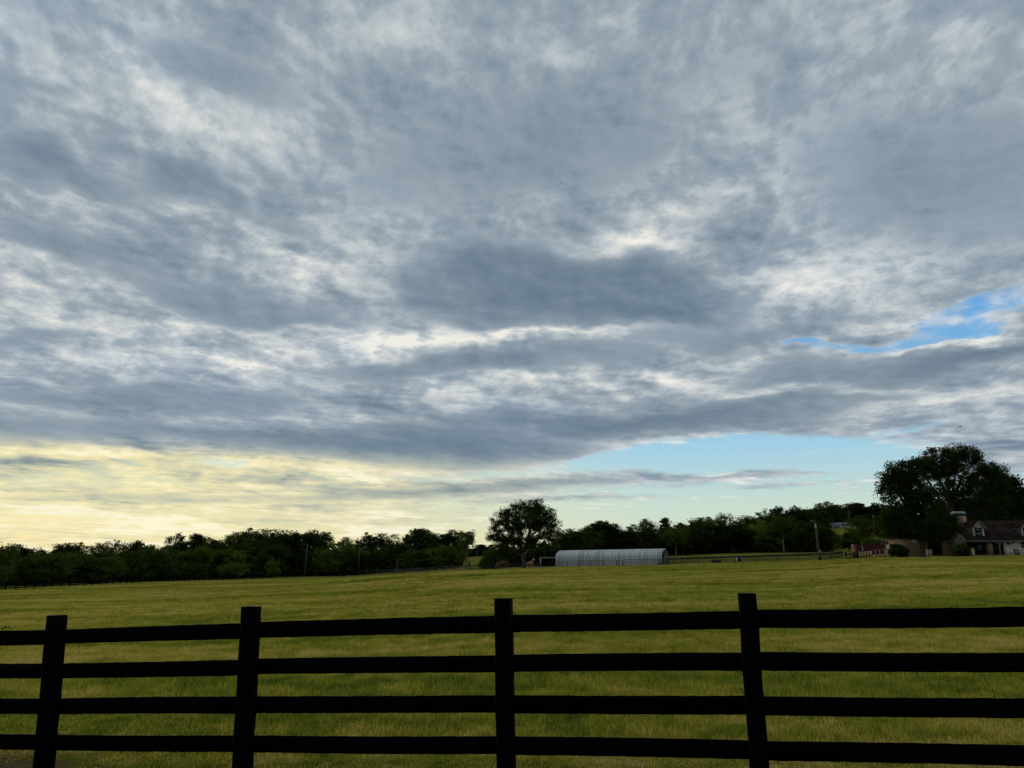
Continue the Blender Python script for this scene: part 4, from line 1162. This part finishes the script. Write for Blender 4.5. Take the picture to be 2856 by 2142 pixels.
# ---------------------------------------------------------------- things along the pipe fence
def small_things():
    f = thing('feeder', 'small red feeder with white sides behind the long pipe fence', 'feeder', on(2060, 200))
    w = 14 * 200 / F_PX
    MB().box((0, 0, .75), (w * .72, .9, 1.0), top=.86).build('body', M['red_metal'], f)
    for s in (-1, 1): MB().box((s * w * .44, 0, .72), (.12, .9, 1.15)).build('side_panel', M['white_wood'], f)
    t = thing('water_trough', 'low black water trough behind the pipe fence', 'trough', on(1996, 203))
    MB().box((0, 0, .3), (2.3, .8, .55), top=1.06).build('tank', M['black_pipe'], t)
    MB().box((0, 0, .585), (2.2, .66, .02)).build('rim', M['zinc_dark'], t)
    k = thing('hay_feeder', 'black barred hay feeder between two black panels beside the tan plank fence', 'feeder', on(2370, 164))
    MB().box((0, 0, .18), (1.3, .9, .28)).build('tray', M['black_pipe'], k)
    for s in (-1, 1):
        pn = MB().box((s * .82, 0, .95), (.5, .12, .75)).build('panel', M['black_pipe'], k)
        for d in (-.2, 0, .2): MB().box((s * .82 + d, 0, .45), (.07, .07, 1.05)).build('leg', M['black_pipe'], pn)
    for x in (-.35, -.1, .15, .4): MB().box((x, .1, .75), (.06, .06, 1.0)).build('bar', M['black_pipe'], k)
    MB().box((0.05, .1, 1.0), (.5, .1, .35)).build('hopper', M['black_pipe'], k)
    br = thing('fallen_branch', 'small dark curved branch lying on the pasture at far left', 'branch', on(46, 24) + Vector((0, 0, .06)))
    MB().tube([(-.16, 0, .0), (-.1, 0, .11), (.05, .03, .14), (.17, 0, .07)], [.018, .02, .016, .006], 6).build('stem', M['dark_wood'], br)
    MB().tube([(-.05, 0, .13), (-.02, .05, .22)], [.01, .004], 5).build('twig', M['dark_wood'], br)
    for (px, Y, s, lab) in ((1215, 12.6, .035, 'tiny white wildflower behind the second board of the front fence'), (2350, 31, .05, 'tiny white wildflower far out on the right of the pasture')):
        p = on(px, Y); fl = thing('wildflower', lab, 'flower', p)
        MB().tube([(0, 0, 0), (0, 0, .17)], .004, 4).build('stem', M['leaf_mid'], fl)
        for a in range(5):
            c, s_ = math.cos(a * 1.257), math.sin(a * 1.257)
            MB().add([(0, 0, .17), (c * s - s_ * s * .35, s_ * s + c * s * .35, .185), (c * s * 1.3, s_ * s * 1.3, .18), (c * s + s_ * s * .35, s_ * s - c * s * .35, .185)], [(0, 1, 2, 3)]).build('petal', M['petal'], fl)
small_things()

# ---------------------------------------------------------------- birds
def bird(label, px, py, Y, span, tilt):
    b = thing('bird', label, 'bird', at(px, py, Y)); b.rotation_euler = (0, tilt, .5); b.scale = (span,) * 3
    mb = MB(); mb.tube([(-.36, 0, 0), (-.28, 0, .01), (-.1, 0, .02), (.1, 0, .03), (.2, 0, .04), (.27, 0, .045), (.34, 0, .04)], [.02, .04, .085, .085, .055, .05, .008], 8); mb.build('body', M['bird_black'], b, True)
    MB().add([(-.3, -.03, 0), (-.3, .03, 0), (-.52, .08, -.005), (-.5, 0, 0), (-.52, -.08, -.005)], [(0, 1, 2, 3, 4)]).build('tail', M['bird_black'], b)
    for s in (-1, 1):
        MB().add([(.12, s * .05, .05), (-.1, s * .05, .04), (-.12, s * .26, .16), (.06, s * .28, .2), (-.22, s * .56, .1), (-.05, s * .5, .17)], [(0, 1, 2, 3), (3, 2, 4, 5)]).build('wing', M['bird_black'], b)
bird('black bird flying above the oaks at right', 2679, 1190, 70, .42, -.45)
bird('tiny dark bird high in the grey clouds right of the centre', 1860, 353, 150, .42, .3)

# ---------------------------------------------------------------- horses
def horse(label, px, Y, rz, coat, grazing, socks):
    h = thing('horse', label, 'horse', on(px, Y), rz)
    # facing +x; withers 1.55 m
    V = [((-.62, 0, 1.28), (.27, .30)), ((-.30, 0, 1.22), (.30, .33)), ((.05, 0, 1.16), (.31, .35)), ((.40, 0, 1.20), (.27, .33)), ((.62, 0, 1.28), (.22, .27))]
    E = [(i, i + 1) for i in range(4)]
    def chain(start, pts):
        prev = start
        for p in pts:
            V.append(p); E.append((prev, len(V) - 1)); prev = len(V) - 1
        return prev
    if grazing: hd = chain(4, [((.95, 0, 1.12), (.15, .22)), ((1.20, 0, .78), (.11, .16)), ((1.34, 0, .48), (.10, .14)), ((1.38, 0, .26), (.085, .10)), ((1.40, 0, .10), (.065, .07))])
    else: hd = chain(4, [((.86, 0, 1.55), (.15, .22)), ((1.02, 0, 1.82), (.11, .15)), ((1.12, 0, 1.98), (.11, .13)), ((1.30, 0, 1.84), (.09, .11)), ((1.46, 0, 1.66), (.065, .07))])
    for s in (-1, 1):
        st = .07 * s if grazing else -.05 * s
        chain(0, [((-.66, .17 * s, 1.00), (.15, .19)), ((-.54 + st, .17 * s, .74), (.10, .12)), ((-.72 + st, .17 * s, .50), (.065, .08)), ((-.70 + st, .17 * s, .16), (.045, .05)), ((-.66 + st, .17 * s, .03), (.06, .065))])
        chain(4, [((.56, .16 * s, .96), (.12, .15)), ((.56 - st, .16 * s, .55), (.07, .075)), ((.56 - st, .16 * s, .18), (.045, .05)), ((.59 - st, .16 * s, .03), (.06, .065))])
    me = bpy.data.meshes.new('horse_body'); me.from_pydata([v[0] for v in V], E, []); me.update()
    o = obj('body', me, h); sm = o.modifiers.new('skin', 'SKIN'); sm.use_smooth_shade = True
    for i, v in enumerate(me.skin_vertices[0].data):
        v.radius = V[i][1]; v.use_root = (i == 2)
    o.modifiers.new('smooth', 'SUBSURF').levels = 2; o.modifiers['smooth'].render_levels = 2
    me.materials.append(coat)
    MB().tube([(-.84, 0, 1.36), (-.98, 0, 1.15), (-1.0, 0, .8), (-.95, 0, .5)], [.05, .08, .09, .03], 7).build('tail', M['dark_hair'] if grazing else coat, h, True)
    nk = [(.60, 0, 1.56), (.92, 0, 1.36), (1.18, 0, .98), (1.36, 0, .70)] if grazing else [(.60, 0, 1.56), (.74, 0, 1.74), (.88, 0, 1.96), (1.04, 0, 2.10)]
    MB().tube(nk, [.05, .07, .07, .03], 6).build('mane', M['dark_hair'] if grazing else coat, h, True)
    tip = Vector((1.30, 0, .62)) if grazing else Vector((1.10, 0, 2.06))
    for s in (-1, 1): MB().tube([tip + Vector((-.02, .07 * s, .02)), tip + Vector((0, .10 * s, .12)), tip + Vector((.01, .10 * s, .20))], [.045, .04, .008], 6).build('ear', coat, h, True)
    if not grazing:
        MB().tube([(1.22, 0, 2.0), (1.38, 0, 1.87), (1.50, 0, 1.72)], [.035, .045, .05], 6).build('blaze', M['white_hair'], h, True)
    for s, fr in socks:
        x = (.56 if fr else -.71) + (0.0)
        st = (.07 * s if grazing else -.05 * s) * (-1 if fr else 1)
        MB().tube([(x + st, .165 * s, .05), (x + st, .165 * s, .30)], [.068, .058], 8).build('white_sock', M['white_hair'], h, True)
    return h
horse('dark chestnut horse grazing with its head down', 1404, 130, math.pi + .45, M['chestnut_coat'], True, [(1, False)])
horse('sorrel horse with a white blaze standing near the lone tree', 1479, 160, -.95, M['sorrel_coat'], False, [(-1, False), (1, True)])

# ---------------------------------------------------------------- red container and plank fence by the house
def yard():
    k = 166 / F_PX
    p = on(2390, 166)
    c = thing('metal_container', 'dark red ribbed metal container behind the tan plank fence', 'container', p)
    Wd = (2487 - 2392) * k; Ht = bearing(2440, 1519)[1] * 166 - p.z
    vs = []; n = 46
    for i in range(n + 1):
        x = Wd * i / n; y = 0.0 if (i % 3) else .07
        vs += [(x, y, .1), (x, y, Ht)]
    MB().add(vs, [(2 * i, 2 * i + 2, 2 * i + 3, 2 * i + 1) for i in range(n)]).build('ribbed_wall', M['red_metal'], c)
    MB().box((Wd / 2, 1.25, Ht + .03), (Wd + .1, 2.6, .1)).build('roof', M['red_metal'], c)
    MB().box((Wd / 2, 2.5, Ht / 2), (Wd, .06, Ht)).build('back_wall', M['red_metal'], c)
    MB().box((-.03, 1.25, Ht / 2), (.06, 2.44, Ht)).build('end_door', M['red_metal'], c)
    for x in (0.06, Wd - .06): MB().box((x, -.03, Ht / 2), (.14, .1, Ht)).build('corner_post', M['red_metal'], c)
    # three small white painted marks, one above the other, by the left corner
    for i, (w, h) in enumerate(((.10, .30), (.22, .26), (.26, .22))):
        z = Ht - .38 - i * .36
        m = MB()
        if i == 0: m.box((1.25, -.012, z), (.09, .012, .3))
        elif i == 1: m.box((1.2, -.012, z), (.08, .012, .27)).box((1.3, -.012, z - .1), (.12, .012, .07))
        else:
            m.box((1.19, -.012, z), (.07, .012, .24)).box((1.33, -.012, z), (.07, .012, .24)).box((1.26, -.012, z + .09), (.07, .012, .06)).box((1.26, -.012, z - .09), (.07, .012, .06))
        m.build('white_mark', M['petal'], c)
    # tan plank fence with dark posts
    k2 = 157 / F_PX
    f = thing('plank_panel_fence', 'tan plank panel fence with dark posts in front of the red container', 'fence', on(2392, 157)); off = Vector(f.location)
    dark_post = MB().box((0, 0, .72), (.10, .12, 1.6)).mesh('panel_post', M['dark_wood'])
    plank = MB().box((0, 0, 0), (.245, .035, 1.25)).mesh('panel_plank', M['tan_plank'])
    xs = [2394, 2401, 2408.5, 2416, 2424, 2433]
    for i, px in enumerate(xs):
        q = on(px, 157); obj('post', dark_post, f, q - off + Vector((0, -.1, 0)))
        if i:
            a = on(xs[i - 1], 157); w = q.x - a.x; m_ = max(1, round(w / .26))
            for j in range(m_):
                x = a.x + w * (j + .5) / m_
                obj('plank', plank, f, Vector((x, 157, gz(x, 157) + .68 + random.uniform(-.03, .03))) - off, 0, (w / m_ / .25, 1, random.uniform(.96, 1.04)))
    w0 = thing('pen_fence', 'low pen of pale posts and tan boards right of the plank panel fence', 'fence', on(2434, 156)); off = Vector(w0.location)
    for px in (2442, 2454, 2466.5):
        q = on(px, 156); MB().box(q - off + Vector((0, 0, .72)), (.13, .13, 1.55)).build('post', M['trim'], w0)
    a, b = on(2434, 156), on(2478, 156)
    MB().beam(a - off + Vector((0, .1, .28)), b - off + Vector((0, .1, .28)), .05, .5).build('kick_board', M['tan_plank'], w0)
    MB().beam(a - off + Vector((0, .1, 1.42)), b - off + Vector((0, .1, 1.42)), .06, .12).build('top_rail', M['grey_wood'], w0)
    q = on(2472, 156); MB().box(q - off + Vector((0, .12, .75)), (.55, .06, 1.3)).build('end_panel', M['tan_plank'], w0)

    # well house
    p = on(2506, 158); k = 158 / F_PX
    w = thing('well_house', 'small well house with brown shingle roof and pale posts', 'well house', p)
    hw = 26 * k; zr0 = bearing(2500, 1517)[1] * 158 - p.z; zr1 = bearing(2500, 1502)[1] * 158 - p.z
    rf = MB(); rf.prism([(-1.7, zr0), (0, zr1), (1.7, zr0), (1.6, zr0 - .12), (0, zr1 - .14), (-1.6, zr0 - .12)], (-hw, 1.5, 0), (hw * 1.06, 1.5, 0)); rf.build('roof', M['brown_shingle'], w)
    MB().add([(hw * .97, .1, zr0 - .05), (hw * .97, 2.9, zr0 - .05), (hw * .97, 1.5, zr1 - .1)], [(0, 1, 2)]).build('gable', M['dark_wood'], w)
    MB().box((0, 1.6, (zr0 - .1) / 2), (hw * 1.7, .1, zr0 - .1)).build('wall', M['batten'], w)
    for x in (-.9, -.42, .1, .58, .9): MB().box((x * hw, .25, (zr0 - .06) / 2), (.15, .15, zr0 - .06)).build('post', M['dark_wood' if x in (-.42, .1, .58) else 'batten'], w)
    MB().box((hw * .93, 1.4, (zr0 - .1) / 2), (.1, 2.2, zr0 - .1)).build('side_wall', M['batten'], w)
yard()

# ---------------------------------------------------------------- ranch house
def ranch():
    Y = 140.0; k = Y / F_PX
    base = on(2720, Y); zb = base.z
    h = thing('ranch_house', 'low ranch house with dark shingle roof, stone and log walls', 'house', base)
    def X(px, y=0.0): return bearing(px, 1500)[0] * (Y + y) - base.x
    def Z(row, y=0.0): return bearing(2720, row)[1] * (Y + y) - zb
    xl, xr = X(2690), X(3120)
    ze = Z(1508); zr = Z(1452, 5.2)
    # roof, front slope at the eaves y=-0.4, ridge at 5.2
    rf = MB()
    def roof_prism(m, x0, x1): m.add([(x0, -.45, ze), (x0, 5.2, zr), (x0, 10.9, ze), (x0, 10.9, ze - .16), (x0, 5.2, zr - .16), (x0, -.45, ze - .16), (x1, -.45, ze), (x1, 5.2, zr), (x1, 10.9, ze), (x1, 10.9, ze - .16), (x1, 5.2, zr - .16), (x1, -.45, ze - .16)],
        [(0, 1, 2, 3, 4, 5), (11, 10, 9, 8, 7, 6), (0, 6, 7, 1), (1, 7, 8, 2), (2, 8, 9, 3), (3, 9, 10, 4), (4, 10, 11, 5), (5, 11, 6, 0)])
    roof_prism(rf, xl, xr); roof = rf.build('roof', M['shingle'], h)
    # bargeboards along the left gable, gutter along the eaves
    bb = MB().beam((xl - .06, -.5, ze - .1), (xl - .06, 5.2, zr - .1), .09, .24).build('bargeboard', M['trim'], roof)
    MB().tube([(xl, -.54, ze - .1), (xr, -.54, ze - .1)], .07, 6).build('gutter', M['trim'], roof)
    # gable end wall and back
    zl = Z(1514)
    MB().add([(xl + .35, .2, 0), (xl + .35, 10.2, 0), (xl + .35, 10.2, zl), (xl + .35, .2, zl)], [(0, 1, 2, 3)]).build('log_gable_wall', M['log'], h)
    MB().add([(xl + .352, .2, zl), (xl + .352, 10.2, zl), (xl + .352, 10.2, ze), (xl + .352, 5.2, zr - .3), (xl + .352, .2, ze - .05)], [(0, 1, 2, 3, 4)]).build('gable_wall', M['grey_wood'], h)
    MB().box(((xl + xr) / 2 + .4, 10.1, ze / 2), (xr - xl - .9, .2, ze - .06)).build('back_wall', M['log'], h)
    # porch recess: dark back wall 2.2 m in, floor slab
    xs = X(2797)
    MB().box(((xl + .4 + xs) / 2, 2.3, ze / 2), (xs - xl - .4, .15, ze - .1)).build('porch_wall', M['dark_wood'], h)
    MB().box(((xl + xs) / 2, .6, .07), (xs - xl, 3.2, .14)).build('porch_floor', M['grey_wood'], h)
    d = MB().box((X(2728.5, 2.2), 2.2, Z(1528)), (X(2740) - X(2717), .08, 2.15)).build('door', M['dark_wood'], h)
    MB().box((X(2728.5, 2.15), 2.14, Z(1523)), (.75, .05, 1.35)).build('pane', M['green_glass'], d)
    for px in (2708, 2746): MB().box((X(px, 2.1), 2.18, Z(1524)), (.55, .06, 1.2)).build('side_light', M['window_glass'], h)
    MB().box((X(2757.5), .15, ze / 2 - .2), (X(2765) - X(2750), .5, ze - .5)).build('log_pillar', M['log'], h)
    wv = MB().box((X(2776, 2.2), 2.18, Z(1530)), (1.2, .08, 1.5)).build('porch_window', M['window_glass'], h)
    # forked porch post
    yp = MB().box((X(2783), -.15, ze / 2), (.16, .16, ze - .1)).build('porch_post', M['trim'], h)
    for s in (-1, 1): MB().beam((X(2783), -.2, Z(1519)), (X(2783) + s * .72, -.2, ze - .2), .1, .12).build('brace', M['trim'], yp)
    MB().box(((xl + xs) / 2, -.12, ze - .26), (xs - xl, .16, .2)).build('porch_beam', M['dark_wood'], h)
    # stone wing at the right with a window
    x2, x3, x4 = X(2798), X(2846), X(2920)
    MB().box(((x2 + x3) / 2, .25, ze / 2 - .03), (x3 - x2, .3, ze - .08)).build('stone_wall', M['stone'], h)
    MB().box(((x3 + x4) / 2, .25, (ze - 1.55) / 2), (x4 - x3, .3, ze - 1.6)).build('stone_wall', M['stone'], h)
    MB().box(((x4 + xr) / 2, .25, ze / 2 - .03), (xr - x4, .3, ze - .08)).build('stone_wall', M['stone'], h)
    wn = MB().box(((x3 + x4) / 2, .3, ze - .85), (x4 - x3, .1, 1.45)).build('window', M['window_glass'], h)
    for x in (x3 + .05, (x3 + x4) / 2, x4 - .05): MB().box((x, .18, ze - .85), (.09, .1, 1.45)).build('mullion', M['trim'], wn)
    MB().box(((x3 + x4) / 2, .05, ze - 1.62), (x4 - x3 + .2, .25, .1)).build('sill', M['trim'], wn)
    sg = MB().box((X(2811.5), .06, Z(1516)), (X(2817) - X(2806), .06, .28)).build('wall_plaque', M['red_metal'], h)
    # white twig railing before the stone wall
    for (pa, pb) in ((2801, 2823), (2836, 2862)):
        r = obj('railing', None, h); xa, xb = X(pa, -1.2), X(pb, -1.2); z0, z1 = .1, Z(1529)
        for z in (z0 + .1, (z0 + z1) / 2, z1): MB().box(((xa + xb) / 2, -1.2, z), (xb - xa, .07, .07)).build('rail', M['white_wood'], r)
        n = 9
        for i in range(n + 1):
            x = xa + (xb - xa) * i / n; MB().beam((x, -1.2, z0), (x + random.uniform(-.08, .08), -1.2, z1 + random.uniform(-.1, .05)), .06, .06, (0, 1, 0)).build('baluster', M['white_wood'], r)
    for (pa, pb) in ((2823, 2836),): MB().box(((X(pa, -1.2) + X(pb, -1.2)) / 2, -1.1, .62), (X(pb) - X(pa), .5, 1.24)).build('planter', M['log'], h)
    # gabled dormers
    def dormer(px):
        d = obj('dormer', None, h)
        y0 = .85; kk = (Y + y0) / F_PX
        xc = X(px, y0); hw = 16 * kk; zb_, zw, za = Z(1499, y0), Z(1472, y0), Z(1455, y0)
        slope = (zr - ze) / 5.65
        yb = lambda z: -.45 + (z - ze) / slope
        wl = MB()
        wl.add([(xc - hw, y0, zb_), (xc + hw, y0, zb_), (xc + hw, y0, zw), (xc, y0, za), (xc - hw, y0, zw)], [(0, 1, 2, 3, 4)])
        wl.build('dormer_wall', M['stone'], d)
        for s in (-1, 1):
            MB().add([(xc + s * hw, y0 + .01, zb_ - .1), (xc + s * hw, y0 + .01, zw), (xc + s * hw, yb(zw) + .3, zw), (xc + s * hw, yb(zb_) + .2, zb_ - .1)], [(0, 1, 2, 3)]).build('cheek', M['grey_wood'], d)
            e = hw * 1.22; ze_ = zw - (za - zw) * .22 + .06
            MB().add([(xc, y0 - .35, za + .1), (xc, yb(za) + .6, za + .1), (xc + s * e, yb(ze_) + .6, ze_), (xc + s * e, y0 - .35, ze_),
                      (xc, y0 - .35, za - .02), (xc, yb(za) + .6, za - .02), (xc + s * e, yb(ze_) + .6, ze_ - .12), (xc + s * e, y0 - .35, ze_ - .12)],
                     [(0, 1, 2, 3), (7, 6, 5, 4), (0, 3, 7, 4), (3, 2, 6, 7), (2, 1, 5, 6)]).build('dormer_roof', M['shingle'], d)
            MB().beam((xc, y0 - .37, za + .02), (xc + s * e, y0 - .37, ze_ - .06), .05, .17, (0, 0, 1)).build('fascia', M['trim'], d)
            MB().beam((xc + s * e, y0 - .37, ze_ - .06), (xc + s * e, yb(ze_) + .3, ze_ - .06), .05, .14, (0, 0, 1)).build('eave_board', M['trim'], d)
        MB().box((xc, y0 - .03, (Z(1471.5, y0) + Z(1497, y0)) / 2), (18.5 * kk, .06, Z(1471.5, y0) - Z(1497, y0))).build('window', M['dark_wood'], d)
        for z in (Z(1478, y0), Z(1490.5, y0)): MB().box((xc, y0 - .065, z), (14.5 * kk, .03, 10.2 * kk)).build('pane', M['window_glass'], d)
        MB().box((xc, y0 - .1, Z(1498.2, y0)), (21 * kk, .16, .1)).build('sill', M['trim'], d)
    dormer(2731); dormer(2866)
    # chimney on the ridge
    c = obj('chimney', None, h); cy = 5.2; kc = (Y + cy) / F_PX
    xc = X(2680.5, cy); w = 32 * kc
    MB().box((xc, cy, (Z(1439, cy) + Z(1462, cy)) / 2), (w, 1.2, Z(1439, cy) - Z(1462, cy))).build('stack', M['tan_brick'], c)
    MB().box((xc, cy, Z(1436, cy)), (w * .9, 1.0, 4 * kc)).build('vent', M['void'], c)
    for sx in (-.44, .44): MB().box((xc + sx * w, cy - .5, Z(1436, cy)), (.1, .1, 6 * kc)).build('cap_leg', M['zinc_dark'], c)
    MB().box((xc, cy, Z(1430, cy)), (w * 1.08, 1.5, 6.5 * kc), top=.7).build('cap', M['lead_cap'], c)
    # log wing left of the main house
    yw = 5.0
    xw0, xo0, xo1, xw1 = X(2534, yw), X(2584.5, yw), X(2625, yw), X(2676, yw)
    zt = Z(1513.5, yw); n = 8
    log = MB().tube([(-.5, 0, 0), (.5, 0, 0)], .16, 8).mesh('wall_log', M['log'])
    for a, b in ((xw0, xo0), (xo1, xw1)):
        for i in range(n):
            z = zt * (i + .5) / n
            obj('log', log, h, ((a + b) / 2, yw + random.uniform(-.02, .02), z), 0, (b - a, .9, zt / n / .30))
    zo = Z(1509.5, yw)
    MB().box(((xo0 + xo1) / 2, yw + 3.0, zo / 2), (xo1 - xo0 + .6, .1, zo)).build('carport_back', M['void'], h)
    for x in (xo0, xo1): MB().box((x, yw + 1.5, zo / 2), (.12, 3.0, zo)).build('carport_side', M['dark_wood'], h)
    MB().box(((xo0 + xo1) / 2, yw, zo + .02), (xo1 - xo0 + .3, .3, .16)).build('lintel', M['trim'], h)
    zt2 = Z(1499, yw)
    nb = 22
    for i in range(nb):
        a = xw0 + (xw1 - xw0) * i / nb; b = xw0 + (xw1 - xw0) * (i + 1) / nb
        lo = zo + .12 if (b > xo0 and a < xo1) else zt + .02
        MB().box(((a + b) / 2, yw, (lo + zt2) / 2), ((b - a) - .035, .1 + .02 * (i % 2), zt2 - lo)).build('batten_board', M['batten'], h)
    wr = MB(); zp = zt2 + 2.4
    wr.add([(xw0 - .4, yw - .6, zt2 - .1), (xw1, yw - .6, zt2 - .1), (xw1, yw + 4, zp), (xw0 - .4, yw + 4, zp), (xw1, yw + 8.6, zt2 - .1), (xw0 - .4, yw + 8.6, zt2 - .1)], [(0, 1, 2, 3), (3, 2, 4, 5), (0, 3, 5), (1, 4, 2)])
    wr.build('wing_roof', M['shingle'], h)
    MB().box((xw0 + .1, yw + 4, zt2 / 2), (.2, 7.8, zt2 - .1)).build('wing_side_wall', M['log'], h)
    for px, y, lab in ((2591.5, 2.0, 'brick gate pillar before the dark carport opening'), (2710, -2.2, 'brick pillar beside the porch shrub of the ranch house')):
        kk = (Y + y) / F_PX
        p = on(px, Y + y); t = thing('brick_pillar', lab, 'pillar', p)
        MB().box((0, 0, .58), (11 * kk, .7, 1.25)).build('shaft', M['tan_brick'], t); MB().box((0, 0, 1.24), (12.5 * kk, .82, .09)).build('cap', M['tan_brick'], t)
ranch()

# ---------------------------------------------------------------- house on the hill
def hill_house():
    Y = 588.0; p = on(2352, Y); k = Y / F_PX
    h = thing('hill_house', 'small grey-roofed bungalow on the green hill at right', 'house', p, 0)
    zb = bearing(2352, 1472.5)[1] * Y - p.z; ze = bearing(2352, 1463.8)[1] * Y - p.z; zr = bearing(2352, 1456.5)[1] * Y - p.z
    x0, x1 = -37 * k, 37 * k
    MB().add([(x0, 0, ze), (x1, 0, ze + .6), (x1 * .9, 6, zr), (x0 * .36, 6, zr), (x1, 12, ze + .6), (x0, 12, ze)], [(0, 1, 2, 3), (3, 2, 4, 5), (0, 3, 5), (1, 4, 2)]).build('roof', M['grey_roof'], h)
    MB().box((0, 6, (zb + ze) / 2 - .1), (x1 - x0 - 2.2, 10, ze - zb)).build('wall', M['dark_wood'], h)
    MB().box((x1 * .42, .8, (zb + ze) / 2 - .1), (x1 * .95, .4, ze - zb - .15)).build('front_wall', M['tan_brick'], h)
    for i in range(5):
        MB().box((x0 * .58 + i * 1.9, .55, (zb + ze) / 2 - .1), (.55, .2, ze - zb - .2)).build('porch_column', M['white_wood'], h)
    for x in (.15, .30): MB().box((x1 * x, .56, (zb + ze) / 2), (1.3, .12, 1.3)).build('window', M['green_glass'], h)
    MB().box((0, 5.5, zb - 2.2), (x1 - x0 + 4, 14, 4.6)).build('terrace', M['dark_wood'], h)
    MB().box((x0 * .35, 6, zr + .5), (1.0, 1.0, 1.2)).build('chimney', M['grey_wood'], h)
hill_house()
